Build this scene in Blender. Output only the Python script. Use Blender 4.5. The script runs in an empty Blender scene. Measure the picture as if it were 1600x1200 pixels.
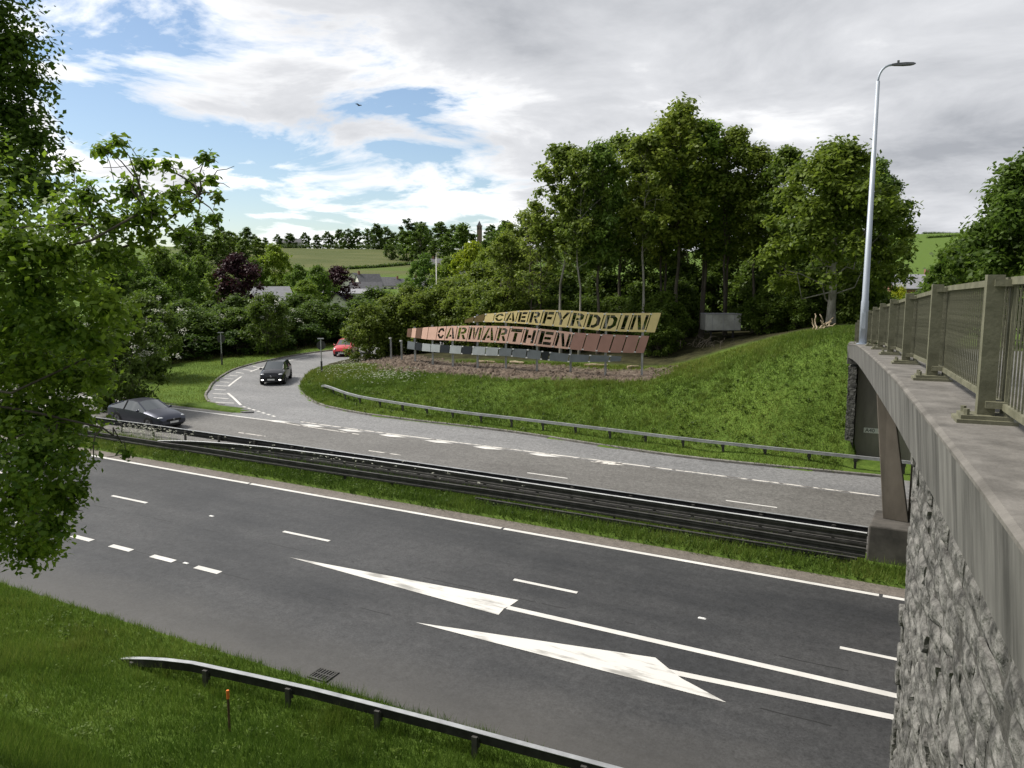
import bpy, math, random
import numpy as np
from mathutils import Vector, Matrix
from mathutils.geometry import tessellate_polygon

# ------------------------------------------------------------------ camera, sky, sun, exposure
SC = bpy.context.scene
COL = SC.collection
EYE = 9.7076                       # eye height over the road plane below the camera
HEAD = math.radians(26.78)         # camera heading, to the left of +Y (the road runs along X)
PITCH = math.radians(7.5)
GX, GY = -0.01649, 0.03276         # gradient and crossfall of the dual carriageway

cam = bpy.data.cameras.new('camera')
cam.sensor_width = 36.0
cam.lens = 1220 / 1600 * 36.0
cam.clip_start = 0.1
cam.clip_end = 8000
cam_ob = bpy.data.objects.new('camera', cam)
cam_ob.location = (0, 0, EYE)
cam_ob.rotation_euler = (math.radians(90) - PITCH, 0, HEAD)
COL.objects.link(cam_ob)
SC.camera = cam_ob

SUN_ELEV, SUN_AZ = math.radians(52), math.radians(-98)      # azimuth from +Y, clockwise positive
sun = bpy.data.lights.new('sun', 'SUN')
sun.energy = 3.2
sun.angle = math.radians(14)
sun.color = (1.0, 0.95, 0.87)
sun_ob = bpy.data.objects.new('sun', sun)
sd = Vector((math.sin(SUN_AZ) * math.cos(SUN_ELEV), math.cos(SUN_AZ) * math.cos(SUN_ELEV), math.sin(SUN_ELEV)))
sun_ob.rotation_euler = (-sd).to_track_quat('-Z', 'Y').to_euler()
sun_ob.location = (0, 0, 60)
COL.objects.link(sun_ob)

world = bpy.data.worlds.new('World')
SC.world = world
world.use_nodes = True
def build_world():
    nt = world.node_tree
    nt.nodes.clear()
    N = nt.nodes.new
    L = nt.links.new
    def math_(op, a, b=None, clamp=False):
        n = N('ShaderNodeMath'); n.operation = op; n.use_clamp = clamp
        for i, v in enumerate((a, b)):
            if v is None: continue
            if isinstance(v, (int, float)): n.inputs[i].default_value = v
            else: L(v, n.inputs[i])
        return n.outputs[0]
    tc = N('ShaderNodeTexCoord')
    sep = N('ShaderNodeSeparateXYZ'); L(tc.outputs['Generated'], sep.inputs[0])
    x, y, z = sep.outputs
    zc = math_('MAXIMUM', z, 0.0)
    den = math_('ADD', zc, 0.16)
    u = math_('DIVIDE', x, den); v = math_('DIVIDE', y, den)
    comb = N('ShaderNodeCombineXYZ'); L(u, comb.inputs[0]); L(v, comb.inputs[1]); comb.inputs[2].default_value = 33.1
    n1 = N('ShaderNodeTexNoise'); n1.inputs['Scale'].default_value = 1.7; n1.inputs['Detail'].default_value = 9
    n1.inputs['Roughness'].default_value = 0.6; n1.inputs['Distortion'].default_value = 0.35
    L(comb.outputs[0], n1.inputs['Vector'])
    n2 = N('ShaderNodeTexNoise'); n2.inputs['Scale'].default_value = 0.8; n2.inputs['Detail'].default_value = 6
    n2.inputs['Roughness'].default_value = 0.5; n2.inputs['Distortion'].default_value = 0.2
    add = N('ShaderNodeVectorMath'); add.operation = 'ADD'; L(comb.outputs[0], add.inputs[0]); add.inputs[1].default_value = (7.3, -2.1, 5.0)
    L(add.outputs[0], n2.inputs['Vector'])
    # the cloud deck thins out towards the west (left) and low down, closed elsewhere
    west = math_('ADD', math_('MULTIPLY', x, 0.83), math_('MULTIPLY', y, -0.15))       # -1 west .. +1 east
    bias = math_('MULTIPLY', math_('ADD', west, 0.56), 0.56)
    dens = math_('ADD', n1.outputs['Fac'], bias)
    dens = math_('ADD', dens, math_('MULTIPLY', zc, 0.30))
    ramp = N('ShaderNodeValToRGB'); L(dens, ramp.inputs[0])
    ramp.color_ramp.elements[0].position = 0.43; ramp.color_ramp.elements[0].color = (0, 0, 0, 1)
    ramp.color_ramp.elements[1].position = 0.53; ramp.color_ramp.elements[1].color = (1, 1, 1, 1)
    # thick cloud is grey underneath, thin cloud is white
    thick = math_('ADD', math_('MULTIPLY', dens, 0.62), math_('MULTIPLY', n2.outputs['Fac'], 0.55))
    cr = N('ShaderNodeValToRGB'); L(thick, cr.inputs[0])
    e = cr.color_ramp.elements
    e[0].position = 0.56; e[0].color = (1.0, 1.0, 1.0, 1)
    e[1].position = 0.93; e[1].color = (0.33, 0.345, 0.375, 1)
    m = e.new(0.69); m.color = (0.60, 0.61, 0.635, 1)
    sky = N('ShaderNodeTexSky'); sky.sky_type = 'NISHITA'; sky.sun_disc = False
    sky.sun_elevation = SUN_ELEV; sky.sun_rotation = SUN_AZ
    sky.air_density = 1.0; sky.dust_density = 0.6; sky.ozone_density = 1.6
    bg1 = N('ShaderNodeBackground'); L(sky.outputs[0], bg1.inputs[0]); bg1.inputs[1].default_value = 0.085
    bg2 = N('ShaderNodeBackground'); L(cr.outputs[0], bg2.inputs[0]); bg2.inputs[1].default_value = 0.84
    mix = N('ShaderNodeMixShader'); L(ramp.outputs[0], mix.inputs[0]); L(bg1.outputs[0], mix.inputs[1]); L(bg2.outputs[0], mix.inputs[2])
    out = N('ShaderNodeOutputWorld'); L(mix.outputs[0], out.inputs[0])
build_world()
SC.view_settings.view_transform = 'Standard'
SC.view_settings.look = 'None'
SC.view_settings.exposure = 0.63
SC.view_settings.gamma = 1.0
SC.view_settings.use_curve_mapping = False

# ------------------------------------------------------------------ helpers
rng = np.random.default_rng(7)
random.seed(7)
def R(x, y): return GX * x + GY * y
def plan(lat, fwd):
    """metres to the right of and ahead of the viewpoint -> road-frame x, y"""
    c, s = math.cos(HEAD), math.sin(HEAD)
    return lat * c - fwd * s, lat * s + fwd * c
def sm(a, b, x):
    t = np.clip((np.asarray(x, float) - a) / (b - a), 0, 1)
    return t * t * (3 - 2 * t)

def mat(name, col, rough=0.7, metal=0.0, var=0.0, scale=4.0, bump=0.0, bscale=None, col2=None, spec=0.35, coat=0.0, detail=5, stretch=(1, 1, 1), coords='Object', lo=0.35, hi=0.65, bdist=0.02):
    m = bpy.data.materials.new(name); m.use_nodes = True
    nt = m.node_tree; N = nt.nodes.new; L = nt.links.new
    b = nt.nodes['Principled BSDF']
    b.inputs['Base Color'].default_value = (*col, 1)
    b.inputs['Roughness'].default_value = rough
    b.inputs['Metallic'].default_value = metal
    b.inputs['Specular IOR Level'].default_value = spec
    b.inputs['Coat Weight'].default_value = coat
    if var or bump or col2:
        tc = N('ShaderNodeTexCoord'); mp = N('ShaderNodeMapping'); mp.inputs['Scale'].default_value = stretch
        if coords == 'World': L(N('ShaderNodeNewGeometry').outputs['Position'], mp.inputs[0])
        else: L(tc.outputs[coords], mp.inputs[0])
        no = N('ShaderNodeTexNoise'); no.inputs['Scale'].default_value = scale; no.inputs['Detail'].default_value = detail; no.inputs['Roughness'].default_value = 0.6
        L(mp.outputs[0], no.inputs['Vector'])
        rp = N('ShaderNodeValToRGB'); L(no.outputs['Fac'], rp.inputs[0])
        rp.color_ramp.elements[0].position = lo; rp.color_ramp.elements[1].position = hi
        c2 = col2 if col2 else tuple(min(1, c * (1 + var)) for c in col)
        c1 = col if col2 else tuple(c * (1 - var) for c in col)
        rp.color_ramp.elements[0].color = (*c1, 1); rp.color_ramp.elements[1].color = (*c2, 1)
        L(rp.outputs[0], b.inputs['Base Color'])
        if bump:
            nb = N('ShaderNodeTexNoise'); nb.inputs['Scale'].default_value = bscale or scale * 4; nb.inputs['Detail'].default_value = 4
            L(mp.outputs[0], nb.inputs['Vector'])
            bp = N('ShaderNodeBump'); bp.inputs['Strength'].default_value = bump; bp.inputs['Distance'].default_value = bdist
            L(nb.outputs['Fac'], bp.inputs['Height']); L(bp.outputs[0], b.inputs['Normal'])
    return m

def leaf_mat(name, dark, light, trans=0.3, rough=0.55, mid=None):
    """foliage: per-leaf random mix, tinted by the object's own colour"""
    m = bpy.data.materials.new(name); m.use_nodes = True
    nt = m.node_tree; N = nt.nodes.new; L = nt.links.new
    b = nt.nodes['Principled BSDF']; out = nt.nodes['Material Output']
    at = N('ShaderNodeAttribute'); at.attribute_name = 'rnd'
    rp = N('ShaderNodeValToRGB'); L(at.outputs['Fac'], rp.inputs[0])
    rp.color_ramp.elements[0].color = (*dark, 1); rp.color_ramp.elements[1].color = (*light, 1)
    if mid: rp.color_ramp.elements.new(.55).color = (*mid, 1)
    oi = N('ShaderNodeObjectInfo')
    mx = N('ShaderNodeMix'); mx.data_type = 'RGBA'; mx.blend_type = 'MULTIPLY'; mx.inputs[0].default_value = 1.0
    L(rp.outputs[0], mx.inputs[6]); L(oi.outputs['Color'], mx.inputs[7])
    L(mx.outputs[2], b.inputs['Base Color']); b.inputs['Roughness'].default_value = rough; b.inputs['Specular IOR Level'].default_value = 0.3
    tr = N('ShaderNodeBsdfTranslucent'); L(mx.outputs[2], tr.inputs[0])
    ms = N('ShaderNodeMixShader'); ms.inputs[0].default_value = trans
    L(b.outputs[0], ms.inputs[1]); L(tr.outputs[0], ms.inputs[2]); L(ms.outputs[0], out.inputs[0])
    return m

def wpos(o):
    v = Vector((0, 0, 0))
    while o is not None:
        v += o.location; o = o.parent
    return v
def tag(o, label=None, cat=None, group=None, kind=None):
    if label: o['label'] = label
    if cat: o['category'] = cat
    if group: o['group'] = group
    if kind: o['kind'] = kind
    return o
def empty(name, loc, label, cat, group=None):
    o = bpy.data.objects.new(name, None); o.empty_display_size = 0.3
    o.location = loc; COL.objects.link(o)
    return tag(o, label, cat, group)
def link(name, me, m=None, parent=None, world=True):
    if m is not None and not me.materials: me.materials.append(m)
    o = bpy.data.objects.new(name, me); COL.objects.link(o)
    if parent is not None:
        o.parent = parent
        if world: o.location = -wpos(parent)
    return o
def np_mesh(name, V, F, rnd=None, smooth=False):
    V = np.asarray(V, np.float32); F = np.asarray(F, np.int32); k = F.shape[1]
    me = bpy.data.meshes.new(name)
    me.vertices.add(len(V)); me.vertices.foreach_set('co', V.ravel())
    me.loops.add(F.size); me.loops.foreach_set('vertex_index', F.ravel())
    me.polygons.add(len(F)); me.polygons.foreach_set('loop_start', np.arange(len(F), dtype=np.int32) * k)
    me.polygons.foreach_set('loop_total', np.full(len(F), k, np.int32))
    if smooth: me.polygons.foreach_set('use_smooth', np.ones(len(F), bool))
    me.update(calc_edges=True)
    if rnd is not None:
        a = me.attributes.new('rnd', 'FLOAT', 'POINT'); a.data.foreach_set('value', np.asarray(rnd, np.float32))
    return me

class MB:
    def __init__(s): s.v = []; s.f = []
    def add(s, V, F):
        n = len(s.v); s.v += [tuple(p) for p in V]; s.f += [tuple(i + n for i in f) for f in F]; return s
    def box(s, c, size, M=None, taper=1.0):
        hx, hy, hz = (d / 2 for d in size)
        P = [(-hx, -hy, -hz), (hx, -hy, -hz), (hx, hy, -hz), (-hx, hy, -hz), (-hx * taper, -hy * taper, hz), (hx * taper, -hy * taper, hz), (hx * taper, hy * taper, hz), (-hx * taper, hy * taper, hz)]
        if M is not None: P = [M @ Vector(p) for p in P]
        P = [(p[0] + c[0], p[1] + c[1], p[2] + c[2]) for p in P]
        return s.add(P, [(0, 3, 2, 1), (4, 5, 6, 7), (0, 1, 5, 4), (1, 2, 6, 5), (2, 3, 7, 6), (3, 0, 4, 7)])
    def hexa(s, P):       # bottom 4 then top 4, both counter-clockwise
        return s.add(P, [(0, 3, 2, 1), (4, 5, 6, 7), (0, 1, 5, 4), (1, 2, 6, 5), (2, 3, 7, 6), (3, 0, 4, 7)])
    def tube(s, pts, rad, n=8, cap=True):
        pts = [Vector(p) for p in pts]; rings = []
        up = Vector((0, 0, 1))
        for i, p in enumerate(pts):
            d = (pts[min(i + 1, len(pts) - 1)] - pts[max(i - 1, 0)]).normalized()
            a = d.cross(up)
            if a.length < 0.05: a = d.cross(Vector((1, 0, 0)))
            a.normalize(); b = a.cross(d)
            r = rad[i] if hasattr(rad, '__len__') else rad
            rings.append([p + a * (r * math.cos(2 * math.pi * k / n)) + b * (r * math.sin(2 * math.pi * k / n)) for k in range(n)])
        V = [q for r_ in rings for q in r_]; F = []
        for i in range(len(rings) - 1):
            for k in range(n):
                F.append((i * n + k, (i + 1) * n + k, (i + 1) * n + (k + 1) % n, i * n + (k + 1) % n))
        if cap: F += [tuple(range(n)), tuple(reversed(range((len(rings) - 1) * n, len(rings) * n)))]
        return s.add(V, F)
    def sweep(s, path, section):    # section(i) -> closed list of points for path station i (counter-clockwise), capped
        n = None; V = []; F = []
        for i in range(len(path)):
            P = section(i); n = len(P); V += P
        for i in range(len(path) - 1):
            for k in range(n):
                F.append((i * n + k, i * n + (k + 1) % n, (i + 1) * n + (k + 1) % n, (i + 1) * n + k))
        F += [tuple(reversed(range(n))), tuple(range((len(path) - 1) * n, len(path) * n))]
        return s.add(V, F)
    def mesh(s, name, smooth=False):
        me = bpy.data.meshes.new(name); me.from_pydata([tuple(p) for p in s.v], [], s.f); me.update()
        if smooth:
            for p in me.polygons: p.use_smooth = True
        return me
    def build(s, name, m, parent=None, smooth=False, bevel=0.0, world=True):
        o = link(name, s.mesh(name, smooth), m, parent, world)
        if bevel:
            b = o.modifiers.new('bevel', 'BEVEL'); b.width = bevel; b.segments = 2; b.limit_method = 'ANGLE'
        return o
def rotz(a): return Matrix.Rotation(a, 3, 'Z')

# ------------------------------------------------------------------ plan of the roads (road frame, metres)
KERB_R = [(70, 36.9), (-0.6, 36.9), (-8.1, 36.3), (-13, 36.6), (-19, 37.3), (-25.5, 37.35), (-29.4, 37.6), (-33.0, 38.5), (-35.5, 40.0), (-37.4, 41.6), (-39.3, 43.5), (-41.1, 45.8), (-42.8, 48.5), (-43.7, 50.4), (-45.0, 54.5), (-45.0, 59), (-43.5, 65), (-40, 72), (-34, 80), (-26, 87)]
KERB_L = [(-36.6, 35.5), (-38.6, 35.75), (-40.3, 36.15), (-41.8, 37.2), (-43.0, 38.3), (-43.9, 39.35), (-44.9, 40.4), (-46.1, 41.8), (-48.0, 44.4), (-49.6, 47.0), (-50.5, 49.3), (-51.0, 51.2), (-51.4, 54), (-51.5, 58), (-50.5, 62.5), (-48, 69), (-44, 76), (-38, 84), (-30, 92)]
ISLAND = [(-140, 34.4), (-47.3, 34.4), (-41.5, 34.45), (-40.6, 34.9), (-40.0, 35.6), (-40.3, 36.15)]
Y_NEAR0, Y_NEAR1, Y_FAR0, Y_FAR1 = 13.0, 24.65, 26.9, 33.86

def smooth_line(P, n=5):
    P = [Vector((*p, 0)) for p in P]; out = []
    for i in range(len(P) - 1):
        a, b, c, d = P[max(i - 1, 0)], P[i], P[i + 1], P[min(i + 2, len(P) - 1)]
        for k in range(n):
            t = k / n
            q = 0.5 * ((2 * b) + (c - a) * t + (2 * a - 5 * b + 4 * c - d) * t * t + (3 * b - a - 3 * c + d) * t ** 3)
            out.append((q.x, q.y))
    out.append((P[-1].x, P[-1].y)); return out
KR = [KERB_R[0]] + smooth_line(KERB_R[1:], 4)
KL = smooth_line(KERB_L, 4)
def inpoly(poly, X, Y):
    ins = np.zeros(np.shape(X), bool); n = len(poly)
    for i in range(n):
        x0, y0 = poly[i]; x1, y1 = poly[(i + 1) % n]
        if y0 == y1: continue
        c = ((y0 > Y) != (y1 > Y)) & (X < (x1 - x0) * (Y - y0) / (y1 - y0) + x0)
        ins ^= c
    return ins
SLIP_POLY = [(70, Y_FAR1)] + KR + list(reversed(KL)) + [(-35.4, 34.85), (-36.0, 34.55), (-38, 34.5), (-42, Y_FAR1 + 0.45), (-60, Y_FAR1)]
SLIP_POLY = [(70, Y_FAR1)] + KR + list(reversed(KL)) + [(-35.6, 35.2), (-35.3, 34.9), (-35.7, 34.62), (-36.5, 34.5), (-36.5, Y_FAR1)]
BANK_POLY = KR + [(-20, 110), (70, 110)]

# bank height above the road plane, from surveyed spots
CTRL = [(p[0], p[1], .1) for p in KERB_R[1:]] + [(p[0] + dx, p[1] + dy, .16) for p, dx, dy in zip(KERB_R[1:10], [0] * 6 + [.5, .8, 1], [1.3] * 7 + [1.0, 1.0])]
CTRL += [(-3.2, 45.4, 5.2), (-6.9, 45.8, 3.95), (-10.6, 46.2, 2.7), (-14.8, 47.6, 1.85), (-19.7, 46.9, 1.85), (-24.5, 46.9, 1.75), (-29.3, 47.9, 1.45), (-34, 49.9, 1.23), (-38.2, 52.7, 0.98),
         (-15.0, 49.5, 1.9), (-24, 49.5, 1.8), (-31, 51.5, 1.4), (-21.4, 44.0, 1.42), (-27.8, 45.2, 1.2), (-38, 50.2, .62), (-36.5, 47.2, .45), (-16, 43.8, 1.5), (-10.5, 42.0, 1.5), (-5, 42.0, 2.7), (-3, 39.6, 1.0),
         (-4.4, 53.8, 5.2), (-12, 58.9, 3.5), (-14, 52, 2.2), (-25, 56, 1.7), (-35, 60, 1.1), (-25, 70, 1.6), (-10, 75, 3.2), (2, 46, 5.1), (2, 60, 3.6), (12, 50, 4.4), (2, 80, 2.2), (30, 60, 2.5), (20, 90, 1.0), (-20, 95, .5), (0, 100, .6), (50, 45, 3)]
_C = np.array(CTRL)
_d = np.linalg.norm(_C[:, None, :2] - _C[None, :, :2], axis=2)
_A = np.zeros((len(_C) + 1,) * 2); _A[:-1, :-1] = -_d; _A[:-1, -1] = 1; _A[-1, :-1] = 1
_W = np.linalg.solve(_A + np.eye(len(_A)) * 1e-6, np.r_[_C[:, 2], 0])
def bank_dz(X, Y):
    s = np.full(np.shape(X), _W[-1])
    for (x, y, _), w in zip(CTRL, _W[:-1]): s = s - w * np.hypot(X - x, Y - y)
    return s
_wv = [(rng.normal(0, 1, 2) * f, rng.uniform(0, 6.28), a) for f, a in [(0.5, 1), (0.9, .7), (1.6, .5), (2.6, .4), (4.2, .3), (6, .22)] for _ in range(3)]
def wob(X, Y):
    return sum(a * np.sin(k[0] * X + k[1] * Y + p) for k, p, a in _wv) / 4.0
def soil_mask(X, Y):
    d = bank_sign_dist(X, Y)
    return sm(2.0, 0.9, d[0] + wob(X, Y) * 0.5) * d[1] * sm(-12.6, -14.6, X + wob(X, Y) * .6)
SIGN_XY = np.array([(-13.6, 48.8), (-15.05, 48.41), (-17.34, 47.87), (-19.68, 47.61), (-22.06, 47.45), (-24.48, 47.59), (-26.91, 47.94), (-29.33, 48.58), (-31.67, 49.54), (-33.98, 50.62), (-36.16, 51.94), (-38.24, 53.4), (-39.6, 54.6)])
def bank_sign_dist(X, Y):
    best = np.full(np.shape(X), 1e9)
    for (ax, ay), (bx, by) in zip(SIGN_XY[:-1] + [0, -.3], SIGN_XY[1:] + [0, -.3]):
        t = np.clip(((X - ax) * (bx - ax) + (Y - ay) * (by - ay)) / ((bx - ax) ** 2 + (by - ay) ** 2), 0, 1)
        px, py = ax + t * (bx - ax), ay + t * (by - ay)
        d = np.hypot(X - px, Y - py)
        d = np.where(Y < py, d * 0.85, d * 0.62)
        best = np.minimum(best, d)
    return best, np.ones(np.shape(X))
def hills(X, Y):
    r = np.hypot(X, Y); az = np.arctan2(X, Y) + HEAD          # 0 = straight ahead, + = right
    left = np.interp(r, [0, 250, 380, 500, 800, 850, 1200, 4000], [0, 0, 9, 16.5, 38.5, 39.5, 34, 15])
    right = np.interp(r, [0, 180, 300, 700, 1500, 1900, 5000], [0, 0, 2, 22, 86, 92, 40])
    w = sm(0.1, 0.4, az) * (np.abs(az) < 1.7)
    return (left * (1 - w) + right * w) * (np.cos(az) > -0.2)
def T(X, Y):
    X = np.asarray(X, float); Y = np.asarray(Y, float)
    r = np.hypot(X, Y); w = sm(95, 190, r)
    base = R(X, Y) * (1 - w) + 3.2 * w + hills(X, Y)
    z = base + 0.1
    # near side: verge, then the embankment the viewer stands on
    near = Y < 13.0
    z = np.where(near, base + np.interp(Y, [-5, 0.5, 8.0, 11.2, 12.3, 13.0], [7.5, 7.3, 1.15, 0.12, 0.07, 0.03]), z)
    road = ((Y > 13.0) & (Y < Y_NEAR1)) | ((Y > Y_FAR0) & (Y < 34.42)) | inpoly(SLIP_POLY, X, Y)
    road &= (X > -139) & (X < 69)
    isl = inpoly(BANK_POLY, X, Y) & ~road
    z = np.where(isl, base + bank_dz(X, Y), z)
    s = soil_mask(X, Y) * isl
    z = z + s * wob(X * 2.2, Y * 2.2) * 0.10
    z = z + np.where((r < 120) & ~road & (Y > 36), wob(X, Y) * 0.03, 0)
    z = np.where((X > -2.05) & (Y > 36) & (Y < 40.8) & isl, base + 0.1, z)
    z = np.where((X > -2.05) & (X < 8) & (Y >= 40.8) & (Y < 75) & isl, np.minimum(z, np.interp(Y, [40, 60, 75], [6.35, 5.1, 4.4])), z)
    z = np.where(road, base - 0.15, z)
    return z
def T1(x, y): return float(T(np.array([x]), np.array([y]))[0])

# ------------------------------------------------------------------ materials
def ground_material():
    m = bpy.data.materials.new('ground'); m.use_nodes = True
    nt = m.node_tree; N = nt.nodes.new; L = nt.links.new; b = nt.nodes['Principled BSDF']
    b.inputs['Roughness'].default_value = 0.9; b.inputs['Specular IOR Level'].default_value = 0.1
    tc = N('ShaderNodeTexCoord')
    def noise(sc, det=5):
        n = N('ShaderNodeTexNoise'); n.inputs['Scale'].default_value = sc; n.inputs['Detail'].default_value = det; n.inputs['Roughness'].default_value = 0.62
        L(tc.outputs['Object'], n.inputs['Vector']); return n.outputs['Fac']
    def ramp(f, cols, pos):
        r_ = N('ShaderNodeValToRGB'); L(f, r_.inputs[0]); e = r_.color_ramp.elements
        for i, (c, p) in enumerate(zip(cols, pos)):
            q = e[i] if i < 2 else e.new(p)
            q.position = p; q.color = (*c, 1)
        return r_.outputs[0]
    def mix(f, a, c):
        x = N('ShaderNodeMix'); x.data_type = 'RGBA'; L(f, x.inputs[0]); L(a, x.inputs[6]); L(c, x.inputs[7]); return x.outputs[2]
    def attr(n):
        a = N('ShaderNodeAttribute'); a.attribute_name = n; return a.outputs['Fac']
    g1 = ramp(noise(0.35), [(0.066, 0.118, 0.018), (0.120, 0.190, 0.030)], [0.36, 0.66])
    g2 = ramp(noise(3.5, 8), [(0.050, 0.092, 0.015), (0.140, 0.200, 0.038)], [0.34, 0.68])
    half = N('ShaderNodeValue'); half.outputs[0].default_value = 0.5
    grass = mix(half.outputs[0], g1, g2)
    soil = ramp(noise(2.2, 9), [(0.070, 0.053, 0.040), (0.190, 0.155, 0.125)], [0.36, 0.64])
    field = ramp(noise(0.02, 6), [(0.078, 0.096, 0.030), (0.110, 0.120, 0.044)], [0.4, 0.6])
    litter = ramp(noise(1.5, 7), [(0.020, 0.020, 0.010), (0.060, 0.058, 0.026)], [0.35, 0.65])
    c = mix(attr('litter'), grass, litter)
    c = mix(attr('soil'), c, soil)
    c = mix(attr('field'), c, field)
    L(c, b.inputs['Base Color'])
    bp = N('ShaderNodeBump'); bp.inputs['Strength'].default_value = 0.8; bp.inputs['Distance'].default_value = 0.08
    L(noise(7, 6), bp.inputs['Height']); L(bp.outputs[0], b.inputs['Normal'])
    return m

def asphalt(name, c1, c2, dirt=None, dirt_y=None, track=0.0, grain=60, seam=None):
    m = bpy.data.materials.new(name); m.use_nodes = True
    nt = m.node_tree; N = nt.nodes.new; L = nt.links.new; b = nt.nodes['Principled BSDF']
    b.inputs['Roughness'].default_value = 0.62; b.inputs['Specular IOR Level'].default_value = 0.4
    tc = N('ShaderNodeTexCoord')
    def noise(sc, det=4, st=(1, 1, 1), rough=.6):
        mp = N('ShaderNodeMapping'); mp.inputs['Scale'].default_value = st; L(tc.outputs['Object'], mp.inputs[0])
        n = N('ShaderNodeTexNoise'); n.inputs['Scale'].default_value = sc; n.inputs['Detail'].default_value = det; n.inputs['Roughness'].default_value = rough
        L(mp.outputs[0], n.inputs['Vector']); return n.outputs['Fac']
    def math_(op, a, b_, clamp=False):
        n = N('ShaderNodeMath'); n.operation = op; n.use_clamp = clamp
        for i, v in enumerate((a, b_)):
            if isinstance(v, (int, float)): n.inputs[i].default_value = v
            else: L(v, n.inputs[i])
        return n.outputs[0]
    f = math_('ADD', math_('MULTIPLY', noise(0.5, 5, (0.22, 1.3, 1)), 0.55), math_('MULTIPLY', noise(0.25, 4), 0.45))
    r_ = N('ShaderNodeValToRGB'); L(f, r_.inputs[0]); r_.color_ramp.elements[0].position = 0.38; r_.color_ramp.elements[1].position = 0.62
    r_.color_ramp.elements[0].color = (*c1, 1); r_.color_ramp.elements[1].color = (*c2, 1)
    col = r_.outputs[0]
    g = math_('ADD', math_('MULTIPLY', noise(grain, 3, rough=.85), .3), math_('ADD', math_('MULTIPLY', noise(grain * .28, 4, rough=.8), .4), math_('MULTIPLY', noise(5, 5, rough=.75), .3)))
    gr = N('ShaderNodeValToRGB'); L(g, gr.inputs[0]); gr.color_ramp.elements[0].position = .37; gr.color_ramp.elements[1].position = .63
    gr.color_ramp.elements[0].color = (.40, .40, .40, 1); gr.color_ramp.elements[1].color = (1.7, 1.7, 1.7, 1)
    mx = N('ShaderNodeMix'); mx.data_type = 'RGBA'; mx.blend_type = 'MULTIPLY'; mx.inputs[0].default_value = 1; L(col, mx.inputs[6]); L(gr.outputs[0], mx.inputs[7]); col = mx.outputs[2]
    sep = N('ShaderNodeSeparateXYZ'); L(tc.outputs['Object'], sep.inputs[0])
    if dirt:
        for (y0, y1, colr, amt) in dirt:     # grit that gathers along an edge of the carriageway
            yy = math_('ADD', sep.outputs[1], math_('MULTIPLY', math_('SUBTRACT', noise(1.1, 5, (.5, 1, 1)), .5), 1.5))
            mr = N('ShaderNodeMapRange'); L(yy, mr.inputs[0]); mr.inputs[1].default_value = y0; mr.inputs[2].default_value = y1; mr.inputs[3].default_value = amt; mr.inputs[4].default_value = 0
            x = N('ShaderNodeMix'); x.data_type = 'RGBA'; L(mr.outputs[0], x.inputs[0]); L(col, x.inputs[6]); x.inputs[7].default_value = (*colr, 1); col = x.outputs[2]
    if seam is not None:                      # worn construction joint along the lane
        for ys in seam:
            dd = math_('ABSOLUTE', math_('SUBTRACT', math_('ADD', sep.outputs[1], math_('MULTIPLY', math_('SUBTRACT', noise(1.2, 3), .5), .12)), ys), 0)
            ln = math_('LESS_THAN', dd, .022)
            gate = math_('GREATER_THAN', noise(.7, 4, (1, .2, 1)), .52)
            x = N('ShaderNodeMix'); x.data_type = 'RGBA'; L(math_('MULTIPLY', ln, gate), x.inputs[0]); L(col, x.inputs[6]); x.inputs[7].default_value = (.02, .02, .02, 1); col = x.outputs[2]
    L(col, b.inputs['Base Color'])
    bp = N('ShaderNodeBump'); bp.inputs['Strength'].default_value = 0.35; bp.inputs['Distance'].default_value = 0.01
    L(g, bp.inputs['Height']); L(bp.outputs[0], b.inputs['Normal'])
    return m

M = {}
M['ground'] = ground_material()
M['road_near'] = asphalt('asphalt_dark', (0.026, 0.027, 0.029), (0.056, 0.056, 0.057), dirt=[(13.2, 15.3, (0.100, 0.094, 0.085), .55)], seam=[16.5, 19.0])
M['road_strip'] = asphalt('asphalt_gritty_strip', (0.120, 0.103, 0.088), (0.165, 0.145, 0.126))
M['road_far'] = asphalt('asphalt_brown', (0.115, 0.110, 0.103), (0.152, 0.147, 0.138), seam=[28.9, 29.6], grain=40)
M['road_slip'] = asphalt('asphalt_pale', (0.165, 0.165, 0.167), (0.215, 0.214, 0.214), grain=40)
M['tarmac_nose'] = asphalt('asphalt_nose', (0.10, 0.10, 0.10), (0.15, 0.148, 0.145))
M['paint'] = mat('road_paint', (0.58, 0.565, 0.535), 0.6, col2=(0.72, 0.705, 0.67), scale=1.2, detail=10)
M['paint_scuffed'] = mat('scuffed_road_paint', (0.34, 0.33, 0.31), 0.65, col2=(0.68, 0.665, 0.63), scale=1.5, detail=10, stretch=(.45, 2.2, 1), lo=.34, hi=.47)
M['paint_worn'] = mat('worn_road_paint', (0.16, 0.15, 0.14), 0.7, col2=(0.66, 0.63, 0.58), scale=2.6, detail=9, lo=.40, hi=.50)
M['kerb'] = mat('kerb_concrete', (0.21, 0.20, 0.18), 0.9, var=.3, scale=3, bump=.3)
M['lit_top'] = mat('lit_galvanised_top', (0.62, 0.63, 0.63), 0.5, metal=.3, var=.15, scale=2)  # pale tone that paints the light on the rail top
M['galv'] = mat('galvanised_steel', (0.42, 0.43, 0.44), 0.48, metal=0.55, var=.18, scale=2.5, bump=.05)
M['galv_dull'] = mat('weathered_shaded_steel', (0.075, 0.073, 0.068), 0.65, metal=0.3, var=.3, scale=3)  # weathered steel, darkened further to paint the shade below the rail tops
M['shaded_side'] = mat('shaded_side_steel', (0.035, 0.035, 0.036), 0.6, metal=.3, var=.3, scale=4)  # galvanised steel darkened to paint the shade on barrier sides
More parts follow.
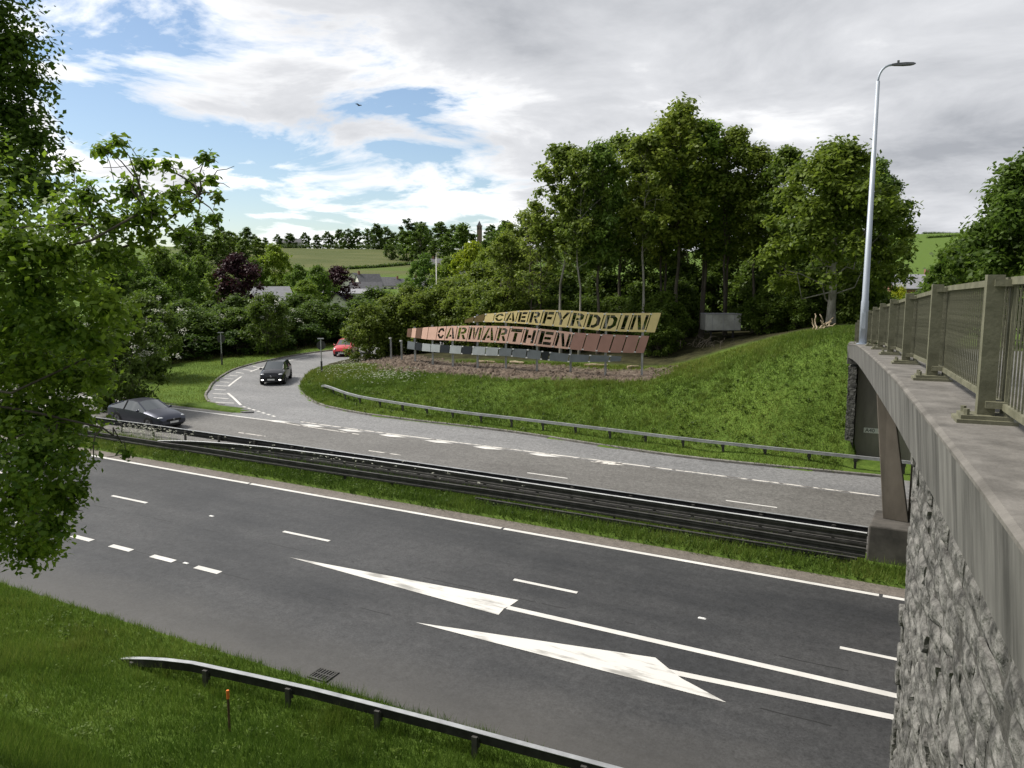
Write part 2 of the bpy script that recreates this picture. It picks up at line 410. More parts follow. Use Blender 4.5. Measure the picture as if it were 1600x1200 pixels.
M['lamp_grey'] = mat('lamp_column_paint', (0.42, 0.46, 0.52), 0.5, metal=0.3, var=.08, scale=1)
M['lantern'] = mat('lantern_grey', (0.10, 0.105, 0.11), 0.5)
M['rail_paint'] = mat('olive_grey_paint', (0.118, 0.116, 0.076), 0.62, col2=(0.195, 0.19, 0.13), scale=5, detail=9, bump=.2, bscale=25)
M['concrete'] = mat('streaked_concrete', (0.055, 0.053, 0.049), 0.92, col2=(0.215, 0.208, 0.194), scale=1.9, detail=9, stretch=(2.5, 2.5, 0.35), bump=.35, bscale=9, lo=.30, hi=.72)
M['coping'] = mat('coping_concrete', (0.105, 0.098, 0.088), 0.95, col2=(0.195, 0.183, 0.166), scale=3.2, detail=10, bump=.5, bscale=18)
M['pier_base'] = mat('shaded_pier_base', (0.045, 0.042, 0.038), 0.92, col2=(0.115, 0.105, 0.094), scale=1.3, detail=9, bump=.3)  # concrete of the base block, darkened for the shade under the bridge
M['pier'] = mat('pier_concrete', (0.095, 0.082, 0.066), 0.9, col2=(0.20, 0.172, 0.142), scale=.8, detail=8, stretch=(1, 1, .4), bump=.25)
M['abut'] = mat('abutment_concrete', (0.19, 0.175, 0.155), 0.9, col2=(0.30, 0.28, 0.25), scale=1.2, detail=8, stretch=(1, 1, .3), bump=.25)
M['stone'] = mat('rubble_stone', (0.042, 0.041, 0.038), 0.9, col2=(0.235, 0.228, 0.212), scale=6.5, detail=10, bump=1.0, bscale=11, coords='World', lo=.36, hi=.66, bdist=.07)
M['mortar'] = mat('mortar', (0.075, 0.072, 0.065), 0.95, var=.4, scale=8, bump=.6)
M['bark'] = mat('bark', (0.060, 0.050, 0.038), 0.95, col2=(0.13, 0.115, 0.09), scale=4, stretch=(1, 1, .3), bump=.6)
M['bark_pale'] = mat('pale_bark', (0.16, 0.15, 0.12), 0.9, col2=(0.36, 0.345, 0.30), scale=3, stretch=(1, 1, .4), bump=.4)
M['leaf'] = leaf_mat('leaf', (0.050, 0.092, 0.015), (0.175, 0.240, 0.040), trans=.5)
M['leaf_near'] = leaf_mat('leaf_near', (0.040, 0.086, 0.012), (0.165, 0.235, 0.032), trans=.55)
M['leaf_purple'] = leaf_mat('leaf_purple', (0.025, 0.010, 0.014), (0.075, 0.026, 0.034))
M['blossom'] = leaf_mat('blossom', (0.45, 0.46, 0.36), (0.75, 0.75, 0.66))
M['grass'] = leaf_mat('grass_blade', (0.050, 0.092, 0.014), (0.240, 0.255, 0.070), trans=.4, mid=(0.124, 0.182, 0.030))
M['dark_plastic'] = mat('dark_plastic', (0.02, 0.02, 0.022), 0.5)
M['tyre'] = mat('tyre_rubber', (0.015, 0.015, 0.016), 0.85)
M['alloy'] = mat('alloy', (0.28, 0.28, 0.30), 0.35, metal=.8)
M['glass'] = mat('car_glass', (0.06, 0.07, 0.075), 0.05, spec=0.9, coat=1.0)
M['plate'] = mat('number_plate', (0.75, 0.75, 0.73), 0.5)
M['head_lens'] = mat('headlamp_lens', (0.55, 0.57, 0.60), 0.12, spec=.8)
M['white'] = mat('white_render', (0.74, 0.72, 0.67), 0.85, var=.06, scale=1)
M['trailer'] = mat('shade_dimmed_white_trailer', (0.30, 0.30, 0.275), 0.7, col2=(0.46, 0.46, 0.44), scale=1.6, detail=8)  # white panels greyed in colour for the shade of the wood
M['cream'] = mat('cream_render', (0.60, 0.55, 0.45), 0.85, var=.08, scale=1)
M['brick'] = mat('brick_wall', (0.25, 0.13, 0.095), 0.9, var=.2, scale=2)
M['slate'] = mat('slate_roof', (0.10, 0.10, 0.11), 0.7, var=.2, scale=1.5)
M['slate_pale'] = mat('pale_roof', (0.30, 0.30, 0.32), 0.6, var=.12, scale=1.2)
M['pane'] = mat('window_pane', (0.03, 0.035, 0.045), 0.08, spec=.8)
M['sandstone'] = mat('church_stone', (0.22, 0.17, 0.14), 0.9, var=.2, scale=.8)
M['yellow'] = mat('yellow_panel', (0.84, 0.67, 0.32), 0.5, var=.06, scale=1.5, spec=.3)
M['olive'] = mat('bronze_panel', (0.14, 0.10, 0.035), 0.5, var=.1, scale=1.5)
M['pink'] = mat('copper_pink_panel', (0.75, 0.48, 0.38), 0.5, var=.05, scale=1.5)
M['rose'] = mat('rose_brown_panel', (0.45, 0.25, 0.205), 0.5, var=.06, scale=1.5)
M['brown'] = mat('brown_panel', (0.17, 0.095, 0.065), 0.5, var=.08, scale=1.5)
M['grey_l'] = mat('light_grey_panel', (0.40, 0.43, 0.44), 0.45, metal=.1, var=.08, scale=1.5)
M['grey_m'] = mat('slate_grey_panel', (0.17, 0.19, 0.205), 0.45, metal=.1, var=.1, scale=1.5)
M['grey_d'] = mat('charcoal_panel', (0.022, 0.026, 0.032), 0.45, var=.1, scale=1.5)
M['white_clip'] = mat('white_clip', (0.75, 0.75, 0.75), 0.4)
M['iron'] = mat('cast_iron', (0.045, 0.042, 0.04), 0.7, var=.3, scale=10)
M['wood'] = mat('stake_wood', (0.10, 0.065, 0.035), 0.9, var=.3, scale=12)
M['orange'] = mat('orange_tape', (0.75, 0.20, 0.04), 0.6)
M['log'] = mat('cut_wood', (0.30, 0.22, 0.14), 0.9, col2=(.5, .42, .3), scale=5)
M['soil'] = mat('soil_clod', (0.06, 0.045, 0.033), 0.95, col2=(0.17, 0.13, 0.10), scale=3, bump=.5)

# ------------------------------------------------------------------ terrain
def axis(lo, a, b, hi, step, ratio, extra=()):
    mid = list(np.arange(a, b + 1e-6, step))
    out = []; s = step; x = a
    while x > lo: s *= ratio; x -= s; out.append(x)
    left = out[::-1]; out = []; s = step; x = mid[-1]
    while x < hi: s *= ratio; x += s; out.append(x)
    ax = sorted(left + mid + out)
    for e in extra:
        ax = [v for v in ax if abs(v - e) > 0.03] + [e]
    return np.array(sorted(ax))
gx = axis(-3200, -66, 6, 3200, .42, 1.13, (-2.04, -2.06))
gy = axis(-900, 6, 62, 3600, .42, 1.10, (12.97, 13.03, Y_NEAR1 - .03, Y_NEAR1 + .03, Y_FAR0 - .03, Y_FAR0 + .03, 34.40, 34.46, 40.78, 40.82))
GXX, GYY = np.meshgrid(gx, gy)
GZ = T(GXX, GYY)
V = np.stack([GXX, GYY, GZ], -1).reshape(-1, 3)
nx, ny = len(gx), len(gy)
ii, jj = np.meshgrid(np.arange(nx - 1), np.arange(ny - 1))
F = np.stack([jj * nx + ii, jj * nx + ii + 1, (jj + 1) * nx + ii + 1, (jj + 1) * nx + ii], -1).reshape(-1, 4)
gme = np_mesh('ground', V, F, smooth=True)
def attr(me, name, vals):
    a = me.attributes.new(name, 'FLOAT', 'POINT'); a.data.foreach_set('value', np.asarray(vals, np.float32).ravel())
isl = inpoly(BANK_POLY, GXX, GYY)
attr(gme, 'soil', soil_mask(GXX, GYY) * isl)
rr = np.hypot(GXX, GYY); azz = np.arctan2(GXX, GYY) + HEAD
attr(gme, 'field', sm(370, 400, rr) * sm(860, 830, rr) * sm(-.42, -.40, azz) * sm(-.02, -.06, azz) * (1 - sm(430, 440, rr) * sm(470, 460, rr) * 0.8))
wood = sm(50.5, 53.5, GYY + wob(GXX, GYY) * 1.2) * isl * sm(-1.5, -4, GXX) * (GYY < 90)
hedge_floor = inpoly([(-57.5, 38), (-56.5, 44), (-56.5, 50), (-54, 57), (-53, 64), (-50, 72), (-70, 90), (-80, 40)], GXX, GYY)
attr(gme, 'litter', np.maximum(wood, hedge_floor * 1.0))
tag(link('ground', gme, M['ground']), kind='structure')

def sheet(name, poly, dz, m, parent=None):
    me = bpy.data.meshes.new(name)
    me.from_pydata([(x, y, R(x, y) + dz) for x, y in poly], [], [tuple(range(len(poly)))])
    if me.polygons[0].normal.z < 0: me.flip_normals()
    return link(name, me, m, parent)
def rect(x0, x1, y0, y1): return [(x0, y0), (x1, y0), (x1, y1), (x0, y1)]
near = tag(sheet('near_carriageway', rect(-138, 68, Y_NEAR0, Y_NEAR1), 0, M['road_near']), kind='structure')
far = tag(sheet('far_carriageway', rect(-138, 68, Y_FAR0, Y_FAR1), 0, M['road_far']), kind='structure')
sheet('verge_strip', rect(-138, 36.6 - 73, Y_FAR1, 34.42), 0, M['road_far'], far)
slip = tag(sheet('slip_road', SLIP_POLY, 0, M['road_slip']), kind='structure')
sheet('edge_strip', rect(-138, 68, 23.95, Y_NEAR1 - .01), 0.004, M['road_strip'], near)
nose = MB()
npoly = [(-40.25, 36.15), (-38.6, 35.75), (-36.6, 35.5), (-35.6, 35.2), (-35.3, 34.9), (-35.7, 34.62), (-38, 34.5), (-41.4, 34.45), (-40.6, 34.9), (-40.0, 35.6)]
nose = MB(); nn = len(npoly)
nose.add([(x, y, R(x, y) - .2) for x, y in npoly] + [(x, y, R(x, y) + .085) for x, y in npoly], [tuple(range(nn, 2 * nn))[::-1]] + [(i, (i + 1) % nn, nn + (i + 1) % nn, nn + i)[::-1] for i in range(nn)])
tag(nose.build('traffic_island_nose', M['tarmac_nose'], bevel=.02), kind='structure')

def kerb(name, line, side, w=.14, h=.11):
    b = MB(); P = []
    for i, (x, y) in enumerate(line):
        x0, y0 = line[max(i - 1, 0)]; x1, y1 = line[min(i + 1, len(line) - 1)]
        d = Vector((x1 - x0, y1 - y0, 0)).normalized(); P.append((x, y, -d.y * side, d.x * side))
    def sec(i):
        x, y, a, c = P[i]
        q = [(x, y, R(x, y) - .25), (x, y, R(x, y) + h - .02), (x + a * .02, y + c * .02, R(x, y) + h), (x + a * w, y + c * w, R(x, y) + h), (x + a * w, y + c * w, R(x, y) - .25)]
        return q if side > 0 else q[::-1]
    b.sweep(P, sec)
    return tag(b.build(name, M['kerb']), kind='structure')
kerb('slip_road_inner_kerb', KR[1:], -1)
kerb('slip_road_outer_kerb', KL[4:], 1)
kerb('island_kerb', [(-138, 34.42), (-47.3, 34.42), (-41.4, 34.45)], 1, w=.12, h=.10)

def strip(name, pts, w, parent, m='paint', dz=.008):
    """a painted line of width w along pts"""
    L_, R_ = [], []
    for i, (x, y) in enumerate(pts):
        x0, y0 = pts[max(i - 1, 0)]; x1, y1 = pts[min(i + 1, len(pts) - 1)]
        d = Vector((x1 - x0, y1 - y0)).normalized()
        L_.append((x - d.y * w / 2, y + d.x * w / 2)); R_.append((x + d.y * w / 2, y - d.x * w / 2))
    b = MB(); n = len(pts)
    b.add([(x, y, R(x, y) + dz) for x, y in R_ + L_], [(i, i + 1, n + i + 1, n + i) for i in range(n - 1)])
    return b.build(name, M[m], parent)
# near carriageway
for x0, x1 in [(-138, -24.55), (-24.45, -12.45), (-12.35, -.25), (-.15, 30)]: strip('edge_line', [(x0, 23.83), (x1, 23.83)], .17, near)
for k in range(-12, 4): strip('lane_dash', [(-1.01 + 9.07 * k, 20.09), (-1.01 + 9.07 * k + 2.05, 20.09)], .14, near)
for k in range(0, 14): strip('give_way_dash', [(-19.37 - 2.0 * k, 16.47), (-18.35 - 2.0 * k, 16.47)], .22, near)
strip('lane_line', [(-9.4, 18.34), (30, 18.34)], .21, near)
strip('lane_line', [(-4.62, 17.06), (.3, 17.42), (6, 17.8)], .21, near)
sheet('lane_wedge', [(-17.3, 18.38), (-9.41, 17.83), (-9.45, 18.24), (-9.38, 18.45), (-9.33, 18.89)], .008, M['paint_scuffed'], near)
sheet('lane_wedge', [(-11.16, 16.45), (-3.03, 16.38), (-4.15, 16.9), (-4.5, 17.16), (-4.96, 17.54)], .0095, M['paint_scuffed'], near)
# far carriageway and slip road
for k in range(-10, 5): strip('lane_dash', [(-5.97 + 8.72 * k, 30.62), (-4.03 + 8.72 * k, 30.62)], .11, far, 'paint' if k > -2 else 'paint_worn')
strip('edge_line', [(-138, 33.72), (-32.2, 33.72)], .16, far)
strip('edge_line', [(-32.4, 33.64), (-29.5, 33.4), (-26, 33.2)], .10, far, 'paint_worn', .010)
strip('edge_line', [(-31, 34.25), (-26, 34.1), (-19, 34.05), (30, 33.93)], .13, slip, 'paint_worn')
for x in (-32.1, -29.6, -26.9, -24.1, -21.2, -18.3, -15.2, -12.0):
    y = 33.75
    sheet('worn_arrow', [(x - .9, y - .12), (x - .1, y - .26), (x + .85, y - .02), (x + .2, y + .08), (x + .95, y + .22), (x - .5, y + .16)], .0125, M['paint'] if x < -14 else M['paint_worn'], slip)
for a, b_ in [((-37.87, 36.38), (-41.94, 39.16)), ((-44.04, 41.2), (-46.66, 45.02)), ((-47.86, 47.15), (-49.01, 50.21)), ((-49.6, 53.0), (-49.95, 56.56)), ((-49.7, 60), (-48.7, 64))]:
    mid = ((a[0] + b_[0]) / 2 - .12, (a[1] + b_[1]) / 2 + .12); strip('edge_dash', [a, mid, b_], .16, slip)
TK = [((-38.74, 36.65), (-40.05, 36.35)), ((-40.25, 37.6), (-41.5, 37.5)), ((-41.72, 38.81), (-42.7, 38.52)), ((-43.03, 40.0), (-43.95, 39.8)), ((-44.21, 41.21), (-45.2, 41.06)), ((-45.36, 42.5), (-46.2, 42.42)), ((-46.27, 43.79), (-47.1, 43.7)), ((-47.12, 45.08), (-47.94, 45.02)), ((-47.69, 46.3), (-48.7, 46.42)), ((-48.2, 47.7), (-49.4, 47.9)), ((-48.7, 49.2), (-49.9, 49.5))]
for a, b_ in TK: strip('hatch_bar', [a, b_], .14, slip)
for k in range(7): strip('give_way_dash', [(-37.4 + k * .62, 36.1 - k * .22), (-37.05 + k * .62, 35.98 - k * .22)], .16, slip, 'paint')

# ------------------------------------------------------------------ safety barriers
W_SEC = [(0, .0), (.045, .03), (.045, .09), (.0, .125), (.0, .185), (.045, .22), (.045, .28), (0, .31), (-.02, .31), (.02, .27), (.02, .23), (-.025, .185), (-.025, .125), (.02, .09), (.02, .04), (-.02, .0)]
def ground_z(x, y): return R(x, y)
def barrier(name, label, line, face, top=.61, side='galv', lo_=.08, posts=2.4, beams=(0.0,), end_drop=None, box=False, gz=ground_z, post_w=.11, blocks=True):
    """steel safety barrier: profiled beam(s) on posts; face=+1/-1 is the side of the line the beam faces"""
    x0, y0 = line[0]
    root = empty(name, (x0, y0, gz(x0, y0)), label, 'safety barrier')
    pts = [Vector((*p, 0)) for p in line]
    P = []
    for i, p in enumerate(pts):
        d = (pts[min(i + 1, len(pts) - 1)] - pts[max(i - 1, 0)]).normalized()
        P.append((p.x, p.y, -d.y * face, d.x * face))
    for bz in beams:
        b = MB()
        def sec(i):
            x, y, a, c = P[i]
            z = gz(x, y) + top - .31 - bz
            if end_drop and i in end_drop: z -= end_drop[i]
            if box:
                q = [(-.06, lo_), (.06, lo_), (.06, .31), (-.06, .31)]
            else:
                q = W_SEC
            q = [(x + a * u, y + c * u, z + v) for u, v in q]
            return q if face < 0 else q[::-1]
        b.sweep(P, sec)
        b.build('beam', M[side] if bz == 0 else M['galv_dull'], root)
        if bz == 0:
            c_ = MB()
            def sec2(i):
                x, y, a, c = P[i]; z = gz(x, y) + top
                if end_drop and i in end_drop: z -= end_drop[i]
                q = [(x + a * u, y + c * u, z + v) for u, v in ((-.063, .002), (.063, .002), (.063, .014), (-.063, .014))] if box else [(x + a * u, y + c * u, z + v) for u, v in ((-.05, .002), (.06, .002), (.06, .014), (-.05, .014))]
                return q if face < 0 else q[::-1]
            c_.sweep(P, sec2); c_.build('top_strip', M['lit_top'] if len(beams) > 1 else M['galv_dull'] if side == 'galv_dull' else M['galv'], root)  # added strip; where paler than the beam it paints the lit top
    # posts along the line
    acc = 0.6
    for i in range(len(pts) - 1):
        a, c = pts[i], pts[i + 1]; L_ = (c - a).length
        while acc < L_:
            q = a.lerp(c, acc / L_); nx_, ny_ = P[i][2], P[i][3]
            drop = 0
            if end_drop: drop = end_drop.get(i, 0) * (1 - acc / L_) + end_drop.get(i + 1, 0) * (acc / L_)
            z = gz(q.x, q.y); h = top - .05 - drop
            if h > .12:
                ang = math.atan2(ny_, nx_)
                b = MB(); off = -.10
                b.box((q.x + nx_ * off, q.y + ny_ * off, z + h / 2 - .25), (.06, post_w, h + .5), rotz(ang))
                po = b.build('post', M['galv_dull'], root)
                if blocks:
                    k = MB().box((q.x + nx_ * -.045, q.y + ny_ * -.045, z + h - .13), (.05, .16, .2), rotz(ang)); k.build('spacer', M['galv_dull'], po)
            acc += posts
        acc -= L_
    return root
def seg(line, n=4): return smooth_line(line, n)
barrier('crash_barrier', 'steel barrier with shade-darkened beam along the far side of the central reservation', [(-60, 27.3)] + [(x, 27.95) for x in np.linspace(-35, -.75, 12)], 1, beams=(0.0,), posts=2.4, side='shaded_side')
barrier('crash_barrier', 'lit-topped steel barrier in the middle of the central reservation', seg([(-32.3, 25.62), (-30.8, 26.3), (-28, 26.9), (-25, 27.2), (-19, 27.42), (-10, 27.36), (-.75, 27.33)]), -1, beams=(0.0, .33), posts=2.4, side='galv_dull')
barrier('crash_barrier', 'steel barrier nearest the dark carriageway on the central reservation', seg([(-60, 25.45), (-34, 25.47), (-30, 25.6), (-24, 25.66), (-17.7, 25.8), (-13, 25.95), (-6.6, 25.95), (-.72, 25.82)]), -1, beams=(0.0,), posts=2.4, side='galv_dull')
barrier('crash_barrier', 'low second steel rail below the nearest reservation barrier by the pier', [(-14.5, 25.60), (-6.6, 25.60), (-.95, 25.66)], -1, top=.33, posts=4.8, blocks=False, side='galv_dull')
def bank_z(x, y): return T1(x, y)
bl = seg([(-36.42, 42.53), (-34.22, 41.03), (-30.8, 39.4), (-26.3, 38.55), (-22.45, 38.05), (-19.1, 37.95), (-13.4, 37.68), (-8.4, 37.4), (-.67, 37.5), (3, 37.5)], 3)
barrier('crash_barrier', 'long grey steel barrier at the foot of the grass bank below the sign', bl, -1, posts=1.95, box=True, lo_=.19, end_drop={0: .25, 1: .12, 2: .04}, gz=lambda x, y: R(x, y) + .1)
nl = [(-16.3, 11.56), (-15.8, 11.49), (-15.3, 11.46), (-14.7, 11.5), (-13.95, 11.62), (-12.2, 11.82), (-10.8, 11.98), (-9.0, 12.12), (-7.6, 12.22), (-6.2, 12.3), (-4.2, 12.42), (2, 12.6)]
barrier('crash_barrier', 'steel barrier with shade-darkened side and pale top beside the near grass verge', nl, 1, posts=2.2, box=True, top=.52, lo_=.13, side='shaded_side', end_drop={0: .46, 1: .30, 2: .17, 3: .07, 4: .02}, gz=lambda x, y: R(x, y) + .05)

# ------------------------------------------------------------------ bridge
def XE(y): return .74 - .079 * y
_zy = [-10, 0, 4.6, 6.6, 10.3, 13.65, 17.3, 20.7, 24.2, 26.8, 32, 38.2, 46, 60]
_zz = [8.68, 8.71, 8.70, 8.66, 8.57, 8.42, 8.25, 8.08, 7.89, 7.74, 7.37, 6.88, 6.2, 5.1]
def ZC(y): return float(np.interp(y, _zy, _zz))
br = empty('road_bridge', (0.6, 25, R(0.6, 25)), 'concrete road bridge with stone wing wall crossing the dual carriageway on the right', 'bridge')
ys = list(np.linspace(-9, 41.4, 60))
b = MB(); b.sweep(ys, lambda i: [(XE(ys[i]) + .05, ys[i], ZC(ys[i]) - .6), (XE(ys[i]) + .95, ys[i], ZC(ys[i]) - .6), (XE(ys[i]) + .95, ys[i], ZC(ys[i]) - .045), (XE(ys[i]) + .0, ys[i], ZC(ys[i]) - .045)][::-1])
b.build('edge_beam', M['concrete'], br)
b = MB(); b.sweep(ys, lambda i: [(XE(ys[i]) - .012, ys[i], ZC(ys[i]) - .043), (XE(ys[i]) + .97, ys[i], ZC(ys[i]) - .043), (XE(ys[i]) + .97, ys[i], ZC(ys[i])), (XE(ys[i]) + .02, ys[i], ZC(ys[i])), (XE(ys[i]) - .012, ys[i], ZC(ys[i]) - .02)][::-1])
b.build('coping', M['coping'], br)
b = MB(); b.sweep(ys, lambda i: [(XE(ys[i]) + .98, ys[i], ZC(ys[i]) - .85), (XE(ys[i]) + 9, ys[i], ZC(ys[i]) - .85), (XE(ys[i]) + 9, ys[i], ZC(ys[i]) - .1), (XE(ys[i]) + .98, ys[i], ZC(ys[i]) - .02)][::-1])
b.build('deck', M['road_far'], br)
# pier: base block, raking column under the edge and the leaf wall behind
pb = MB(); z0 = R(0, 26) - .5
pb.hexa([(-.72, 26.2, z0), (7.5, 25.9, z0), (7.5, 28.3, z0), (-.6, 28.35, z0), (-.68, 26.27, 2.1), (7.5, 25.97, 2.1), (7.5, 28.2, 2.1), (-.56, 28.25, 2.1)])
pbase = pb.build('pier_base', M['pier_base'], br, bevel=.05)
pc = MB(); zt = ZC(27.5) - .6
pc.hexa([(-.32, 27.25, 2.1), (.42, 27.1, 2.1), (.42, 28.0, 2.1), (-.3, 28.0, 2.1), (-.82, 27.25, zt), (-.42, 27.2, zt), (-.42, 28.0, zt), (-.82, 28.0, zt)])
pc.build('pier_column', M['pier'], br, bevel=.02)
MB().box((4.0, 27.9, (2.1 + ZC(27.9) - .86) / 2), (7.2, .7, ZC(27.9) - .86 - 2.1)).build('pier_wall', M['pier'], br)
# far abutment
ab = MB().box((3.1, 41.0, 3.2), (10.0, 2.0, 6.0 - .02)); abo = ab.build('abutment', M['abut'], br)
MB().box((-2.14, 40.25, 5.9 + .45), (.5, 1.5, .95)).build('end_block', M['concrete'], br, bevel=.02)
wg = MB()
for k in range(26):
    z = .9 + k * .19
    for q in range(3):
        wg.box((-2.12 + rng.uniform(-.012, .012), 40.35 + q * 1.9, z), ((.36 + rng.uniform(-.02, .02)), 1.86, .175))
wgo = wg.build('far_wing_wall', M['stone'], br)
pl = MB().box((-1.13, 39.985, 2.72), (.78, .025, .24)); plo = pl.build('number_plate_sign', M['plate'], br)
def text_mesh(body, size, loc, rot, m, parent, name='lettering'):
    cu = bpy.data.curves.new(name, 'FONT'); cu.body = body; cu.size = size; cu.extrude = .003; cu.resolution_u = 3
    cu.align_x = 'CENTER'; cu.align_y = 'CENTER'
    o = bpy.data.objects.new(name, cu); COL.objects.link(o)
    me = bpy.data.meshes.new_from_object(o.evaluated_get(bpy.context.evaluated_depsgraph_get()))
    bpy.data.objects.remove(o)
    me.transform(Matrix.Translation(loc) @ rot)
    return link(name, me, m, parent)
bpy.context.view_layer.update()
text_mesh('A40', .25, Vector((-1.25, 39.968, 2.72)), Matrix.Rotation(math.radians(90), 4, 'X'), M['dark_plastic'], br)
# near abutment and wing wall with separate rubble stones
YW = 9.03
b = MB(); yw = [-9, 0, 3, 6, YW]
b.sweep(yw, lambda i: [(XE(yw[i]) + .16, yw[i], -.5), (XE(yw[i]) + 2.2, yw[i], -.5), (XE(yw[i]) + 2.2, yw[i], ZC(yw[i]) - .61), (XE(yw[i]) + .14, yw[i], ZC(yw[i]) - .61)][::-1])
ww = b.build('wing_wall', M['mortar'], br)
MB().box((4.6, YW - 1.2, 3.6), (7.5, 2.3, 7.9)).build('near_abutment', M['abut'], br)
def stone_mesh(i):
    r_ = np.random.default_rng(100 + i); n, k = 6, 5
    V_ = []; F_ = []
    for a in range(k):
        for c in range(n):
            u, v = c / (n - 1), a / (k - 1)
            edge = min(u, 1 - u, v, 1 - v)
            dep = .45 + .5 * min(1, edge * 3.2) * r_.uniform(.75, 1.1) if edge > 0 else r_.uniform(.0, .3)
            V_.append((u - .5 + r_.uniform(-.04, .04), v - .5 + r_.uniform(-.05, .05), dep))
    for a in range(k - 1):
        for c in range(n - 1):
            q = a * n + c; F_.append((q, q + 1, q + n + 1, q + n))
    # skirt
    ring = [c for c in range(n)] + [a * n + n - 1 for a in range(1, k)] + [(k - 1) * n + c for c in range(n - 2, -1, -1)] + [a * n for a in range(k - 2, 0, -1)]
    s0 = len(V_); V_ += [(V_[q][0], V_[q][1], -.8) for q in ring]
    for a in range(len(ring)):
        F_.append((ring[a], s0 + a, s0 + (a + 1) % len(ring), ring[(a + 1) % len(ring)])) 
    me = bpy.data.meshes.new('stone'); me.from_pydata(V_, [], F_); me.update(); me.materials.append(M['stone'])
    return me
SM = [stone_mesh(i) for i in range(14)]
r_ = np.random.default_rng(5)
stones = []
z = 7.96
wdir = Vector((-.079, 1, 0)).normalized(); wn = Vector((-1, -.079, 0)).normalized()
while z > 2.6:
    h = r_.uniform(.13, .27)
    y = YW + .05 - r_.uniform(0, .04)
    while y > 1.6:
        w = r_.uniform(.25, .75)
        stones.append((y - w / 2, z - h / 2, w - .018, h - .018)); y -= w
    z -= h
eye = Vector((0, 0, EYE))
def stone_px(s):
    y, z, w, h = s; p = Vector((XE(y) + .13, y, z)); d = (p - eye); az = math.atan2(-(d.x * math.cos(HEAD) + d.y * math.sin(HEAD)), -d.x * math.sin(HEAD) + d.y * math.cos(HEAD))
    return w * h / d.length_squared * (abs((p - eye).normalized().dot(wn)) + .1)
stones.sort(key=stone_px, reverse=True)
rest = MB()
for i, (y, z, w, h) in enumerate(stones):
    me = SM[i % 14]
    x = XE(y) + .145
    dep = r_.uniform(.02, .05)
    # local: u along wall, v up, depth out of the wall
    Mx = Matrix((( -wdir.x * w * (1 if i % 2 else -1) , 0, wn.x * dep, x), (-wdir.y * w * (1 if i % 2 else -1), 0, wn.y * dep, y), (0, h, 0, z), (0, 0, 0, 1)))
    Mx = Mx @ Matrix.Rotation(r_.normal(0, .05), 4, 'Z')
    if i < 300:
        o = bpy.data.objects.new('stone', me); COL.objects.link(o); o.parent = ww
        o.matrix_local = Matrix.Translation(-wpos(ww)) @ Mx
    else:
        rest.add([Mx @ v.co for v in me.vertices], [tuple(p.vertices) for p in me.polygons])
if rest.v: tag(rest.build('stone_remainder', M['stone'], ww), kind='stuff')
# corner stones turn round the end of the wall
for k in range(24):
    zc_ = 7.9 - k * .22
    MB().box((XE(YW) + .42 + rng.uniform(-.03, .03), YW + .02 + rng.uniform(-.02, .05), zc_), (.62, .16 + rng.uniform(0, .06), .2), rotz(.08)).build('corner_stone', M['stone'], ww, bevel=.02)

# railing on the coping
rl = empty('parapet_railing', (XE(13) + .36, 13, ZC(13)), 'olive grey painted metal railing with square posts along the bridge edge', 'railing')
PY = [-.2, 3.3, 6.79, 10.22, 13.68, 17.2, 20.7, 24.2, 27.75, 31.25, 34.75, 38.25, 41.2]
def px_(y): return XE(y) + .36
ra = math.atan(.079)
pm = MB().box((0, 0, .565), (.115, .105, 1.07)).mesh('post'); pm.materials.append(M['rail_paint'])
cm = MB().box((0, 0, .045), (.34, .24, .03)).box((0, 0, .016), (.40, .30, .03)).mesh('base_plate'); cm.materials.append(M['rail_paint'])
nm = MB(); nm.tube([(0, 0, 0), (0, 0, .05)], .022, 6); nmm = nm.mesh('bolt'); nmm.materials.append(M['rail_paint'])
clipm = MB().box((0, 0, 0), (.14, .09, .05)).mesh('bracket'); clipm.materials.append(M['rail_paint'])
barm = MB().box((0, 0, .5), (.013, .013, 1.0)).mesh('bar'); barm.materials.append(M['rail_paint'])
bar_count = 0
for i, y in enumerate(PY):
    o = link('post', pm, None, rl); o.location = Vector((px_(y), y, ZC(y))) - wpos(rl); o.rotation_euler.z = ra
    p = link('base_plate', cm, None, o, False)
    for sx in (-1, 1):
        for sy in (-1, 1):
            q = link('bolt', nmm, None, o, False); q.location = (sx * .13, sy * .08, .055)
